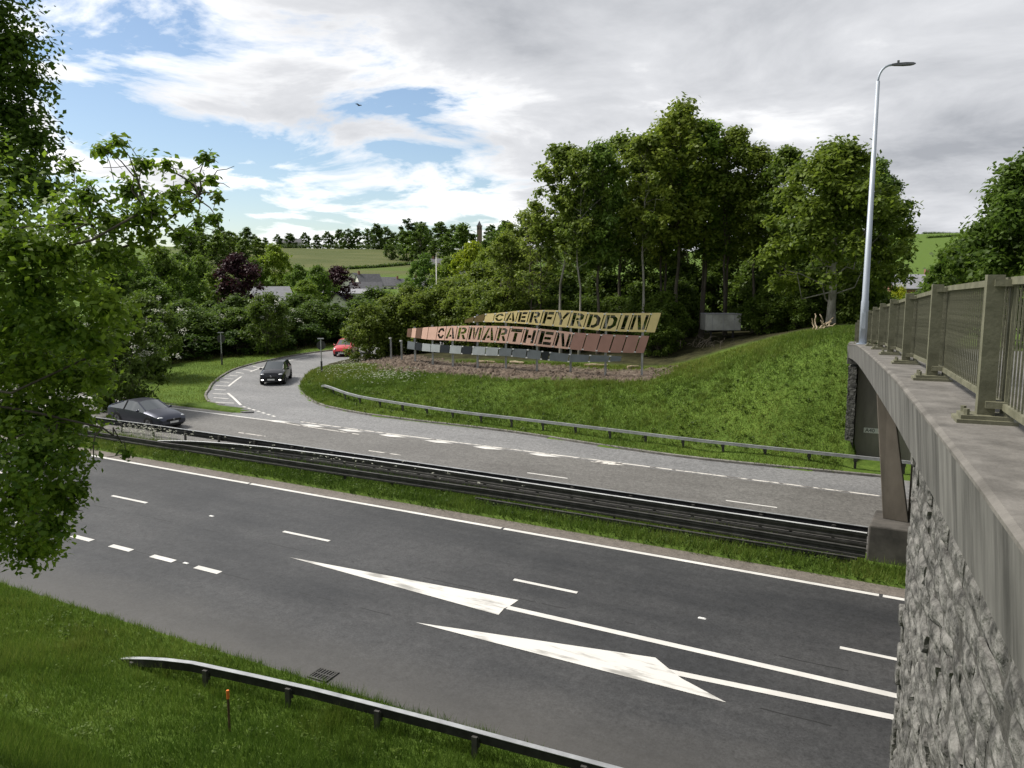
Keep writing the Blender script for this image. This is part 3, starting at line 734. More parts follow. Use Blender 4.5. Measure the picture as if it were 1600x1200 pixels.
for i in range(len(PY) - 1):
    ya, yb = PY[i] + .05, PY[i + 1] - .05
    A = Vector((px_(ya) + .12, ya, ZC(ya))); B = Vector((px_(yb) + .12, yb, ZC(yb)))
    for nme, zz, ww_, hh in (('top_rail', 1.055, .06, .055), ('bottom_rail', .13, .05, .05)):
        b = MB()
        b.sweep([0, 1], lambda k: [(q.x + dx, q.y, q.z + zz + dz) for q in ((A, B)[k],) for dx, dz in ((-ww_ / 2, -hh / 2), (ww_ / 2, -hh / 2), (ww_ / 2, hh / 2), (-ww_ / 2, hh / 2))][::-1])
        b.build(nme, M['rail_paint'], rl)
    for t in (0, 1):
        q = A.lerp(B, t)
        o = link('bracket', clipm, None, rl); o.location = Vector((q.x - .06, q.y, q.z + 1.04)) - wpos(rl)
        o = link('bracket', clipm, None, rl); o.location = Vector((q.x - .06, q.y, q.z + .14)) - wpos(rl)
        MB().box((q.x, q.y, q.z + .6), (.02, .06, .9)).build('end_upright', M['rail_paint'], rl)
    n = 31; far_bars = MB()
    for k in range(1, n):
        q = A.lerp(B, k / n)
        if bar_count < 290 and i >= 1:
            o = link('bar', barm, None, rl); o.location = Vector((q.x, q.y, q.z + .12)) - wpos(rl); o.scale = (1, 1, .92); bar_count += 1
        else: far_bars.box((q.x, q.y, q.z + .59), (.013, .013, .92))
    if far_bars.v: tag(far_bars.build('bar_row', M['rail_paint'], rl), kind='stuff')

# tall lamp on the bridge
def street_lamp(name, label, base, h, arm_dir, r0, r1, arm=.95, m='lamp_grey', group=None, door=True):
    o = empty(name, base, label, 'street lamp', group)
    x, y, z = base
    a = Vector((arm_dir[0], arm_dir[1], 0)).normalized()
    P = [Vector((x, y, z)), Vector((x, y, z + h * .16)), Vector((x, y, z + h * .165)), Vector((x, y, z + h * .94))]
    MB().tube(P, [r0, r0 * .97, r0 * .84, r1], 12).build('column', M[m], o, smooth=True)
    Q = [Vector((x, y, z + h * .93))] + [Vector((x, y, z + h * .94)) + a * (arm * .42 * (1 - math.cos(t))) + Vector((0, 0, h * .055 * math.sin(t))) for t in np.linspace(0, math.pi / 2, 7)]
    MB().tube(Q, r1 * .62, 8).build('arm', M[m], o, smooth=True)
    e = Q[-1]; b = MB(); s = Vector((-a.y, a.x, 0))
    pr = [(0, .045, .03), (.12, .06, .045), (.4, .10, .05), (.62, .10, .04), (.70, .07, .02)]
    rings = []
    for d, w, hh in pr:
        c = e + a * d + Vector((0, 0, d * .04))
        rings.append([c + s * w + Vector((0, 0, -hh * .6)), c - s * w + Vector((0, 0, -hh * .6)), c - s * w * .7 + Vector((0, 0, hh)), c + s * w * .7 + Vector((0, 0, hh))])
    b.sweep(pr, lambda i: [tuple(q) for q in rings[i]])
    lo = b.build('lantern', M['lantern'], o)
    MB().tube([e + a * .2 + Vector((0, 0, .03)), e + a * .2 + Vector((0, 0, .13))], .035, 8).build('photocell', M['lantern'], lo)
    if door: MB().box((x - .0, y - r0 * .98, z + .75), (r0 * .9, .012, .5)).build('door', M[m], o)
    return o
lx, ly = -1.20, 26.83
lp = street_lamp('street_lamp', 'tall grey street lamp standing on the bridge edge beside the railing', (lx, ly, ZC(ly)), 8.45, (math.cos(HEAD), math.sin(HEAD)), .115, .055, arm=.9)
MB().box((lx, ly, ZC(ly) + .015), (.36, .36, .03)).build('base_plate', M['lamp_grey'], lp)
ax_, ay_ = plan((683 - 800) / 1220 * 120, 120)
street_lamp('street_lamp', 'far white street lamp rising above the bushes before the houses', (ax_, ay_, 3.4), 10.6, (1, 0), .10, .07, m='white', arm=.5, door=False)

# ------------------------------------------------------------------ the two-tier sign
CUT = {
 'I': [[(.3, .1), (.7, .1), (.7, .9), (.3, .9)]],
 'N': [[(.03, .1), (.21, .1), (.21, .9), (.03, .9)], [(.79, .1), (.97, .1), (.97, .9), (.79, .9)], [(.245, .9), (.45, .9), (.755, .1), (.55, .1)]],
 'T': [[(.06, .70), (.94, .70), (.94, .9), (.06, .9)], [(.37, .1), (.63, .1), (.63, .66), (.37, .66)]],
 'H': [[(.08, .1), (.31, .1), (.31, .9), (.08, .9)], [(.69, .1), (.92, .1), (.92, .9), (.69, .9)], [(.36, .41), (.64, .41), (.64, .59), (.36, .59)]],
 'E': [[(.12, .1), (.36, .1), (.36, .9), (.12, .9)], [(.41, .72), (.9, .72), (.9, .9), (.41, .9)], [(.41, .42), (.82, .42), (.82, .58), (.41, .58)], [(.41, .1), (.9, .1), (.9, .28), (.41, .28)]],
 'F': [[(.12, .1), (.36, .1), (.36, .9), (.12, .9)], [(.41, .72), (.9, .72), (.9, .9), (.41, .9)], [(.41, .40), (.82, .40), (.82, .57), (.41, .57)]],
 'A': [[(.02, .1), (.27, .1), (.47, .9), (.34, .9)], [(.53, .9), (.66, .9), (.98, .1), (.73, .1)], [(.37, .24), (.63, .24), (.59, .4), (.41, .4)]],
 'M': [[(.04, .1), (.22, .1), (.22, .9), (.04, .9)], [(.78, .1), (.96, .1), (.96, .9), (.78, .9)], [(.26, .9), (.40, .9), (.48, .5), (.48, .12), (.42, .12)], [(.74, .9), (.60, .9), (.52, .5), (.52, .12), (.58, .12)]],
 'R': [[(.1, .1), (.34, .1), (.34, .9), (.1, .9)], [(.39, .9), (.68, .9), (.88, .8), (.88, .58), (.68, .47), (.39, .47), (.39, .61), (.58, .61), (.64, .66), (.64, .72), (.58, .77), (.39, .77)], [(.46, .42), (.68, .42), (.94, .1), (.68, .1)]],
 'D': [[(.1, .1), (.34, .1), (.34, .9), (.1, .9)], [(.39, .9), (.62, .9), (.92, .7), (.92, .3), (.62, .1), (.39, .1), (.39, .27), (.55, .27), (.67, .39), (.67, .61), (.55, .73), (.39, .73)]],
 'C': [[(.93, .66), (.72, .9), (.34, .9), (.08, .68), (.08, .53), (.33, .53), (.33, .60), (.44, .73), (.6, .73), (.69, .62)], [(.93, .34), (.72, .1), (.34, .1), (.08, .32), (.08, .47), (.33, .47), (.33, .40), (.44, .27), (.6, .27), (.69, .38)]],
 'Y': [[(.0, .9), (.27, .9), (.48, .56), (.37, .42)], [(1.0, .9), (.73, .9), (.52, .56), (.63, .42)], [(.39, .1), (.61, .1), (.61, .40), (.5, .50), (.39, .40)]],
}
SP = np.array([[-12.72, 49.0], [-15.01, 48.27], [-17.29, 47.73], [-19.62, 47.47], [-22.0, 47.31], [-24.41, 47.46], [-26.84, 47.81], [-29.25, 48.45], [-31.59, 49.41], [-33.9, 50.5], [-36.07, 51.82], [-38.15, 53.28]])
SS = np.r_[0, np.cumsum(np.linalg.norm(np.diff(SP, axis=0), axis=1))]
def sign_at(s): return Vector((np.interp(s, SS, SP[:, 0]), np.interp(s, SS, SP[:, 1]), 0))
PANEL_Y = [(15.57, 6.78, 6.99), (14.63, 6.84, 7.26), (13.68, 6.9, 7.47), (12.87, 6.91, 7.53), (11.93, 6.92, 7.63), (11.01, 6.89, 7.74), (10.12, 6.86, 7.78), (9.14, 6.81, 7.82), (8.21, 6.76, 7.82), (7.19, 6.7, 7.81), (6.1, 6.63, 7.72), (5.0, 6.55, 7.68), (3.92, 6.51, 7.68), (3.19, 6.5, 7.69), (2.07, 6.49, 7.71), (1.43, 6.48, 7.72)]
PANEL_R = [(23.14, 5.38, 6.01), (22.31, 5.38, 6.08), (21.57, 5.38, 6.14), (20.73, 5.37, 6.22), (19.86, 5.36, 6.3), (18.66, 5.39, 6.38), (17.59, 5.43, 6.46), (16.37, 5.46, 6.54), (15.18, 5.48, 6.6), (13.85, 5.5, 6.64), (12.66, 5.51, 6.66), (11.62, 5.51, 6.67), (10.53, 5.47, 6.64), (9.46, 5.43, 6.58), (8.18, 5.35, 6.48), (7.05, 5.28, 6.38), (6.14, 5.23, 6.35), (5.2, 5.17, 6.32), (4.36, 5.14, 6.3), (3.55, 5.15, 6.28), (2.72, 5.15, 6.26), (2.11, 5.16, 6.25)]
PANEL_G = [(23.14, 4.44, 5.04), (21.76, 4.45, 5.04), (20.73, 4.44, 5.02), (19.5, 4.47, 5.04), (18.27, 4.49, 5.06), (17.12, 4.52, 5.09), (15.86, 4.54, 5.12), (14.8, 4.56, 5.15), (13.57, 4.58, 5.17), (12.47, 4.61, 5.16), (11.37, 4.62, 5.16), (10.22, 4.56, 5.16), (9.13, 4.51, 5.09), (8.58, 4.48, 5.04), (7.2, 4.43, 4.96), (5.81, 4.48, 4.94), (4.48, 4.55, 4.93), (3.7, 4.6, 4.92)]
sg = empty('town_sign', (-24.4, 47.6, T1(-24.4, 47.6)), 'long curved sign with yellow CAERFYRDDIN panels above pink CARMARTHEN panels on steel posts', 'sign')
clip_me = MB().box((0, 0, 0), (.13, .07, .07)).mesh('clip'); clip_me.materials.append(M['white_clip'])
def panel(a, b, letter, m, off=0.0, slant=.30):
    """one plate between stations a and b (s, z bottom, z top); the letter is cut right through"""
    (sa, zba, zta), (sb, zbb, ztb) = a, b
    P0, P1 = sign_at(sa), sign_at(sb); d = (P1 - P0); W = d.length; d.normalize()
    nrm = Vector((-d.y, d.x, 0))
    if nrm.dot(P0) > 0: nrm = -nrm
    P0 = P0 + nrm * off; gap = .035 / W
    def pt(u, v, depth):
        zb, zt_ = zba + (zbb - zba) * u, zta + (ztb - zta) * u
        sh = slant * (v - .5) * (zt_ - zb)
        q = P0 + d * (gap * W + u * W * (1 - 2 * gap) + sh) + nrm * depth
        return (q.x, q.y, zb + (zt_ - zb) * v)
    loops = [[(0, 0), (1, 0), (1, 1), (0, 1)]]
    if letter:
        loops += [[(.03 + .94 * x, .02 + .96 * y) for x, y in lp_] for lp_ in CUT[letter]]
    flat = [p for l in loops for p in l]
    tris = tessellate_polygon([[Vector((x, y, 0)) for x, y in l] for l in loops])
    n = len(flat); mb = MB()
    Vv = [pt(u, v, .012) for u, v in flat] + [pt(u, v, -.012) for u, v in flat]
    Ff = [tuple(t) for t in tris] + [tuple(i + n for i in reversed(t)) for t in tris]
    k = 0
    for l in loops:
        for i in range(len(l)): Ff.append((k + i, k + (i + 1) % len(l), n + k + (i + 1) % len(l), n + k + i))
        k += len(l)
    mb.add(Vv, Ff)
    o = mb.build('panel', m, sg)
    return o
def clips(strip_, off, slant=.30):
    for i, (s, zb, zt_) in enumerate(strip_[1:-1]):
        for v in (.06, .94):
            p = sign_at(s); q = sign_at(s - .2) - p
            q.normalize(); p = p + q * (slant * (v - .5) * (zt_ - zb)); nr = p.normalized() * -1
            o = link('clip', clip_me, None, sg); o.location = Vector((p.x + nr.x * (off + .01), p.y + nr.y * (off + .01), zb + (zt_ - zb) * v)) - wpos(sg)
            o.rotation_euler.z = math.atan2(q.y, q.x)
colsY = ['olive', 'olive'] + ['yellow'] * 13
for i, ch in enumerate([None, None, None] + list('CAERFYRDDIN') + [None]):
    panel(PANEL_Y[i], PANEL_Y[i + 1], ch, M[colsY[i]], .06)
colsR = ['brown', 'pink', 'brown', 'pink', 'pink'] + ['pink'] * 7 + ['pink', 'pink', 'pink'] + ['rose'] * 6
for i, ch in enumerate([None] * 5 + list('CARMARTHEN') + [None] * 6):
    panel(PANEL_R[i], PANEL_R[i + 1], ch, M[colsR[i]], .10)
colsG = ['grey_m', 'grey_d', 'grey_l', 'grey_l', 'grey_d', 'grey_l', 'grey_d', 'grey_l', 'grey_l', 'grey_m', 'grey_m', 'grey_m', 'grey_d', 'grey_m', 'grey_m', 'grey_m', 'grey_m']
for i in range(17): panel(PANEL_G[i], PANEL_G[i + 1], None, M[colsG[i]], .10, slant=.18)
clips(PANEL_Y, .06); clips(PANEL_R, .10); clips(PANEL_G, .10, .18)
POST = [(-15.05, 48.41), (-17.34, 47.87), (-19.68, 47.61), (-22.06, 47.45), (-24.48, 47.59), (-26.91, 47.94), (-29.33, 48.58), (-31.67, 49.54), (-33.98, 50.62), (-36.16, 51.94), (-38.24, 53.4)]
ptop = [7.75, 7.7, 7.75, 7.75, 7.6, 7.4, 6.55, 6.45, 6.2, 5.0, 5.05]
for (x, y), zt_ in zip(POST, ptop):
    z = T1(x, y) - .4
    b = MB(); 
    for dx in (-.045, .045): b.box((x + dx, y, (z + zt_) / 2), (.035, .10, zt_ - z))
    b.box((x, y, (z + zt_) / 2), (.06, .03, zt_ - z - .02)).build('post', M['galv'], sg)
# horizontal rails behind the plates
for strip_, off in ((PANEL_Y, .03), (PANEL_R, .07), (PANEL_G, .07)):
    for v in (.2, .8):
        pts_ = []
        for s, zb, zt_ in strip_:
            p = sign_at(s); nr = p.normalized() * -1
            pts_.append((p.x + nr.x * (off - .06), p.y + nr.y * (off - .06), zb + (zt_ - zb) * v))
        MB().tube(pts_, .018, 5).build('rail', M['galv_dull'], sg)
# short side posts at the left end with little clamps
for (x, y), zt_ in zip(POST[-2:], (5.0, 5.05)):
    MB().box((x, y - .1, zt_ - .04), (.16, .16, .10)).build('post_cap', M['white_clip'], sg)

# ------------------------------------------------------------------ vegetation builders
def leaf_quads(r_, C, rad, n, size, flat=.75, up=.5):
    """n leaves gathered round each centre C (k,3) with radius rad (k,)"""
    k = len(C); idx = np.repeat(np.arange(k), n)      # n: one count or one per centre
    d = r_.normal(0, 1, (len(idx), 3)); d /= np.linalg.norm(d, axis=1)[:, None] + 1e-9
    rr_ = (np.minimum(np.abs(r_.normal(0, .62, len(idx))), r_.uniform(.9, 1.25, len(idx))) + .08)[:, None] * np.asarray(rad)[idx][:, None]
    p = np.asarray(C)[idx] + d * rr_ * np.array([1, 1, flat])
    nrm = r_.normal(0, 1, (len(idx), 3)); nrm[:, 2] = np.abs(nrm[:, 2]) + up; nrm += d * .6
    nrm /= np.linalg.norm(nrm, axis=1)[:, None]
    a = np.cross(nrm, r_.normal(0, 1, (len(idx), 3))); a /= np.linalg.norm(a, axis=1)[:, None] + 1e-9
    b_ = np.cross(nrm, a)
    s = (size * r_.uniform(.6, 1.3, len(idx)))[:, None]
    Vq = np.stack([p - a * s * .5, p - b_ * s * .3 + nrm * s * .06, p + a * s * .55, p + b_ * s * .3 + nrm * s * .06], 1).reshape(-1, 3)
    Fq = np.arange(len(idx) * 4).reshape(-1, 4)
    clr = np.repeat(np.clip(r_.uniform(0, 1, k)[idx] * .45 + r_.uniform(0, 1, len(idx)) * .55, 0, 1), 4)
    return Vq, Fq, clr
def limb(mb, p, q, r0, r1, sag=.0, r_=None, n=6, seg_=5):
    p, q = Vector(p), Vector(q); pts_ = []
    j = (q - p).length * .06
    for i in range(seg_ + 1):
        t = i / seg_; w = Vector((r_.normal(0, j), r_.normal(0, j), r_.normal(0, j))) if r_ is not None and 0 < i < seg_ else Vector((0, 0, 0))
        pts_.append(p.lerp(q, t) + Vector((0, 0, sag * math.sin(t * math.pi))) + w)
    mb.tube(pts_, [r0 + (r1 - r0) * i / seg_ for i in range(seg_ + 1)], n, cap=False)
def tree_meshes(name, seed, h, base, cr, tr, clusters, per, leaf, blob=.3, shape='oval', leafm='leaf', barkm='bark', trunks=1, lean=.04, up=.5):
    r_ = np.random.default_rng(seed)
    t = base + (1 - base) * r_.uniform(0, 1, clusters) ** .8
    if shape == 'oval': env = np.sin(np.clip((t - base) / (1 - base) * .9 + .1, 0, 1) * math.pi) ** .55
    elif shape == 'dome': env = np.sqrt(np.clip(1 - ((t - base) / (1 - base)) ** 2.2, .04, 1))
    else: env = np.clip(1.15 - (t - base) / (1 - base), .1, 1)
    ang = r_.uniform(0, 2 * math.pi, clusters); rad = cr * env * r_.uniform(0, 1, clusters) ** .45 * r_.uniform(.8, 1.12, clusters)
    C = np.stack([rad * np.cos(ang), rad * np.sin(ang), t * h], 1)
    br_ = cr * blob * r_.uniform(.6, 1.25, clusters)
    Vq, Fq, clr = leaf_quads(r_, C, br_, per, leaf, up=up)
    crown = np_mesh(name + '_crown', Vq, Fq, clr); crown.materials.append(M[leafm])
    mb = MB(); tops = []
    for k in range(trunks):
        off = Vector((r_.normal(0, .25), r_.normal(0, .25), 0)) if trunks > 1 else Vector((0, 0, 0))
        pts_ = [off]
        for i in range(1, 9):
            pts_.append(off * (1 + i * .25) + Vector((r_.normal(0, lean) * i * h / 30, r_.normal(0, lean) * i * h / 30, h * .92 * i / 8)))
        pts_[0] = off + Vector((0, 0, -.6))
        rr2 = [tr * (1.25 if i == 0 else 1 - .86 * i / 8) / math.sqrt(trunks) for i in range(9)]
        mb.tube(pts_, rr2, 8, cap=False); tops.append(pts_)
    for c in C[:: max(1, clusters // 34)]:
        pts_ = tops[r_.integers(0, trunks)]
        zt_ = c[2] - np.hypot(c[0], c[1]) * r_.uniform(.5, .9); zt_ = max(h * base * .55, min(zt_, h * .85))
        i = int(np.clip(zt_ / (h * .92) * 8, 0, 7)); f_ = zt_ / (h * .92) * 8 - i
        limb(mb, pts_[i].lerp(pts_[i + 1], min(max(f_, 0), 1)), c, tr * .28 * (1 - .5 * c[2] / h), .015, sag=-.1, r_=r_, n=5)
    trunk = mb.mesh(name + '_trunk', smooth=True); trunk.materials.append(M[barkm])
    return trunk, crown
KIND = {
 'tall_a': tree_meshes('tall_a', 11, 18, .42, 3.1, .18, 95, 120, .36, blob=.30, lean=.05),
 'tall_b': tree_meshes('tall_b', 12, 18, .48, 2.6, .15, 80, 110, .36, blob=.30, barkm='bark_pale', lean=.06),
 'tall_c': tree_meshes('tall_c', 13, 18, .38, 3.6, .22, 110, 120, .36, blob=.28, trunks=2),
 'sparse': tree_meshes('sparse', 14, 14, .34, 2.6, .14, 60, 90, .30, blob=.28, trunks=2, lean=.07),
 'broad': tree_meshes('broad', 15, 13, .20, 5.2, .34, 170, 190, .36, blob=.22, shape='dome', barkm='bark_pale'),
 'round': tree_meshes('round', 16, 10, .14, 4.2, .28, 90, 110, .50, blob=.28, shape='oval'),
 'bush_a': tree_meshes('bush_a', 17, 6, .05, 3.3, .14, 100, 150, .30, blob=.26, shape='dome', trunks=3, lean=.12),
 'bush_b': tree_meshes('bush_b', 18, 6, .08, 3.0, .12, 90, 140, .30, blob=.27, shape='oval', trunks=4, lean=.14),
 'shrub': tree_meshes('shrub', 19, 2.6, .05, 1.5, .05, 45, 90, .22, blob=.30, shape='dome', trunks=3, lean=.12),
 'far_a': tree_meshes('far_a', 20, 16, .03, 6.5, .4, 60, 50, 1.3, blob=.26, shape='oval'),
 'far_b': tree_meshes('far_b', 21, 16, .05, 6, .4, 60, 50, 1.3, blob=.3, shape='dome'),
 'pine': tree_meshes('pine', 22, 20, .45, 6, .35, 26, 55, 1.3, blob=.24, shape='dome'),
}
CARPET = leaf_quads(np.random.default_rng(3), np.zeros((1, 3)), [1], 10, .3)
def plant(kind, x, y, h, label, cat, wide=1.0, tint=(1, 1, 1), group=None, name='tree', z=None, rot=None, crown_mat=None):
    tk, cr = KIND[kind]
    h0 = {'tall_a': 18, 'tall_b': 18, 'tall_c': 18, 'sparse': 14, 'broad': 13, 'round': 10, 'bush_a': 6, 'bush_b': 6, 'shrub': 2.6, 'far_a': 16, 'far_b': 16, 'pine': 20}[kind]
    s = h / h0 / 1.03
    o = empty(name, (x, y, (T1(x, y) if z is None else z) - .05), label, cat, group)
    o.rotation_euler.z = rng.uniform(0, 6.28) if rot is None else rot
    o.scale = (s * wide, s * wide, s)
    link('trunk' if cat == 'tree' else 'stem', tk, None, o, False)
    c = link('crown' if cat == 'tree' else 'foliage', cr, None, o, False)
    c.color = (*tint, 1)
    if crown_mat:
        c.material_slots[0].link = 'OBJECT'; c.material_slots[0].material = M[crown_mat]
    return o
ORD = ['first', 'second', 'third', 'fourth', 'fifth', 'sixth', 'seventh', 'eighth', 'ninth', 'tenth', 'eleventh', 'twelfth', 'thirteenth', 'fourteenth', 'fifteenth', 'sixteenth', 'seventeenth', 'eighteenth', 'nineteenth', 'twentieth', 'twenty-first', 'twenty-second', 'twenty-third', 'twenty-fourth', 'twenty-fifth', 'twenty-sixth', 'twenty-seventh', 'twenty-eighth', 'twenty-ninth', 'thirtieth']
def at(u, D): return plan((u - 800) / 1220 * D, D)      # bearing given as distance right of the axis at 1220 m
# --- the wood behind the sign, front row left to right: bearing, distance, crown top height above datum
front = [(788, 64, 13.8, 'sparse', 1.1), (818, 70, 16.0, 'sparse', 1.1), (800, 66, 13.5, 'sparse', 1.0), (838, 62, 16.0, 'sparse', 1.0), (876, 60, 20.2, 'tall_b', 1.0), (905, 58, 19.5, 'tall_b', 0.8), (934, 59, 20.0, 'tall_a', 0.9), (968, 63, 21.3, 'tall_a', 1.05), (1004, 58, 20.6, 'tall_b', 1.0), (1032, 62, 22.0, 'tall_c', 0.9), (1056, 60, 23.2, 'tall_a', 1.0), (1092, 61, 22.0, 'tall_c', 1.0), (1135, 60, 21.2, 'tall_c', 1.0), (1175, 59, 19.8, 'tall_a', 1.0), (1218, 57, 19.3, 'tall_c', 0.95), (1352, 58, 18.6, 'tall_c', 1.0), (1378, 62, 16.6, 'tall_c', 0.9)]
for i, (u, D, top, kind, wd) in enumerate(front):
    x, y = at(u, D); z = T1(x, y)
    t = rng.uniform(1.15, 1.65); tint = (t * rng.uniform(.9, 1.15), t, t * rng.uniform(.75, 1.0))
    plant(kind, x, y, top - z, f'tall tree in the front of the wood behind the sign, {ORD[i]} from left', 'tree', wd, tint, 'trees in the front row of the wood')
x, y = at(1297, 50)
plant('broad', x, y, 18.2 - T1(x, y), 'broad maple with thick pale trunk on the grass beside the bridge end', 'tree', 1.0, (1.3, 1.25, .9))
back = [(790, 78), (815, 84), (850, 74), (890, 80), (925, 72), (960, 78), (1000, 71), (1035, 76), (1075, 70), (1110, 74), (1150, 69), (1190, 73), (1230, 68), (1270, 70), (1310, 66), (1345, 72)]
for i, (u, D) in enumerate(back):
    x, y = at(u, D); z = T1(x, y)
    top = np.interp(u, [790, 850, 900, 1050, 1200, 1345], [13, 15, 18.5, 20.5, 18, 16.5])
    plant(['tall_c', 'tall_a', 'tall_b'][i % 3], x, y, top - z, 'tree deep in the wood, half hidden behind the front row', 'tree', 1.05, (1.15, 1.15, .95), 'trees deep in the wood')
# understorey of the wood
und = [(1030, 56, 3.2), (1036, 58, 4.2), (1058, 64, 4.6), (1192, 60, 4.2), (1200, 56, 3.4), (1215, 60, 5.0), (1240, 55, 3.0), (1262, 58, 4.4), (1320, 56, 4.6), (1345, 54, 3.6), (1000, 60, 4.0), (960, 62, 4.0), (915, 63, 4.2), (870, 64, 4.5), (835, 66, 4.5), (1120, 68, 6), (1060, 70, 6.5), (1000, 70, 6), (940, 70, 6.5), (880, 72, 6.5), (1180, 66, 6), (1240, 66, 6.5), (1300, 62, 6), (1362, 60, 3.4)]
for i, (u, D, h) in enumerate(und):
    x, y = at(u, D)
    plant('bush_b' if i % 2 else 'bush_a', x, y, h, 'dark understorey bush among the trunks of the wood', 'bush', 1.0, (1.0, 1.05, .85), 'understorey bushes in the wood', name='bush')
# pale willow scrub left of the sign
wil = [(574, 68, 4.7), (612, 71, 5.42), (622, 71, 5.16), (655, 70, 5.33), (690, 71, 5.68), (725, 69, 5.5), (758, 67, 5.85), (785, 64, 5.33), (640, 80, 6.45), (705, 80, 6.88), (760, 76, 7.74)]
for i, (u, D, h) in enumerate(wil):
    x, y = at(u, D)
    plant('bush_b' if i % 2 else 'bush_a', x, y, h, f'pale green scrub bush left of the wood, {ORD[i]} of the clump', 'bush', .95, (1.35, 1.25, 1.0), 'pale scrub bushes behind the sign', name='bush')
# dark hedge along the outside of the slip road
hd = [(-62.5, 37, 3.66), (-62, 41.5, 3.42), (-60.5, 45.5, 3.78), (-61, 49.8, 3.91), (-60, 54, 3.66), (-58.5, 58.4, 3.91), (-57.5, 63, 3.78), (-56.5, 68, 3.91), (-54, 73, 3.91), (-51, 78.5, 3.78), (-47, 84, 3.97), (-67, 44, 4.59), (-66.5, 50, 4.9), (-65.5, 56, 4.76), (-64.5, 62, 4.9), (-62, 69, 4.9), (-58, 78, 5.2), (-69, 38, 4.64), (-63, 33.5, 3.54), (-54, 88, 5.2), (-61.8, 39.3, 4.0), (-61, 43.6, 4.1), (-60.4, 47.6, 4.2), (-60.2, 52, 4.2), (-59, 56.2, 4.2), (-57.8, 60.7, 4.2), (-56.8, 65.5, 4.3), (-55, 70.5, 4.3), (-52.4, 75.8, 4.3), (-49, 81.2, 4.4)]
for i, (x, y, h) in enumerate(hd):
    plant('bush_a' if i % 3 else 'bush_b', x, y, h, f'dark green hedge bush beyond the slip road, {ORD[i]} planted of the row', 'bush', 1.3, (.85, .95, .75), 'hedge bushes beyond the slip road', name='hedge_bush')
# low fringe in front of the hedge
for i, (x, y) in enumerate([(-58.3, 38.5), (-58.2, 42), (-57.6, 45.8), (-57.8, 50), (-56.6, 54), (-55.5, 58), (-54.6, 62.4), (-53.4, 67), (-51.5, 71.6), (-48.4, 77.5)]):
    plant('shrub', x, y, 2.3, 'low bramble fringe at the foot of the hedge', 'bush', 1.5, (.6, .75, .6), 'low brambles at the hedge foot', name='bramble')
def blossom(parent_plan, n, seed, zs, rad, label, group=None):
    r_ = np.random.default_rng(seed); x, y = parent_plan
    C = np.stack([r_.normal(0, rad, n), r_.normal(0, rad, n), r_.uniform(zs[0], zs[1], n)], 1)
    Vq, Fq, clr = leaf_quads(r_, C, np.full(n, .4), 28, .13)
    me = np_mesh('blossom', Vq, Fq, clr)
    o = plant('bush_b', x, y, zs[1] + .2, label, 'bush', .8, (.9, .95, .8), group, name='hawthorn')
    c = link('blossom', me, M['blossom'], o, False); s = 1 / o.scale[2]; c.scale = (1 / o.scale[0], 1 / o.scale[1], s)
    return o
blossom(at(225, 60), 40, 1, (3.2, 6.2), 1.5, 'hawthorn in white blossom behind the near left tree')
blossom(at(420, 74), 22, 2, (3.2, 5.6), 1.6, 'hawthorn with a little white blossom in the hedge above the dark car')
blossom(at(190, 48), 34, 3, (3.0, 6.4), 1.4, 'yellowish hawthorn behind the leaves of the near left tree')

# --- middle distance trees in front of the field and the houses
mid = [(255, 105, 14.0, 'round', (1.25, 1.31, 1.0)), (285, 115, 13.5, 'round', (1.12, 1.25, 1.0)), (315, 125, 13.5, 'round', (1.25, 1.31, 1.0)), (345, 120, 11.5, 'round', (1.38, 1.38, 1.12)), (400, 195, 15.0, 'round', (1.25, 1.31, 1.12)), (433, 200, 18.6, 'round', (2.0, 1.88, 1.12)), (455, 120, 6.8, 'round', (1.75, 1.69, 1.12)), (480, 135, 9.8, 'round', (1.62, 1.62, 1.12)), (500, 150, 12.5, 'round', (1.12, 1.25, 1.0)), (470, 190, 13.5, 'round', (1.19, 1.31, 1.12)), (640, 215, 10.5, 'round', (1.25, 1.38, 1.12)), (665, 190, 16.0, 'round', (1.0, 1.19, 1.0)), (700, 150, 14.0, 'round', (1.62, 1.56, 1.12)), (738, 130, 15.8, 'round', (2.38, 2.0, 0.75)), (765, 120, 14.5, 'round', (1.62, 1.5, 1.0)), (715, 120, 10.5, 'round', (1.75, 1.62, 1.0)), (352, 105, 5.3999999999999995, 'round', (1.25, 1.38, 1.12)), (330, 98, 7.199999999999999, 'round', (1.0, 1.12, 1.0)), (290, 95, 7.5, 'round', (1.12, 1.25, 1.0)), (490, 104, 4.8, 'round', (1.38, 1.38, 1.12)), (240, 90, 10.0, 'round', (1.12, 1.25, 1.0)), (205, 95, 13.0, 'round', (1.0, 1.12, 0.88)), (170, 90, 13.0, 'round', (1.0, 1.12, 0.88))]
mid.sort()
for i, (u, D, top, kind, tint) in enumerate(mid):
    x, y = at(u, D); z = T1(x, y)
    plant(kind, x, y, top - z, f'rounded tree between the hedge and the far hill, {ORD[i]} from the left', 'tree', np.clip(7.5 / (top - z), .8, 1.25), tint, 'trees in the valley before the hill')
for (u, D, top, lab, wd) in [(374, 118, 13.6, 'dark purple-leaved tree left of the field', .95), (529, 165, 12.6, 'round copper beech beside the white houses', 1.15)]:
    x, y = at(u, D); plant('round', x, y, top - T1(x, y), lab, 'tree', wd, (1, 1, 1), crown_mat='leaf_purple')
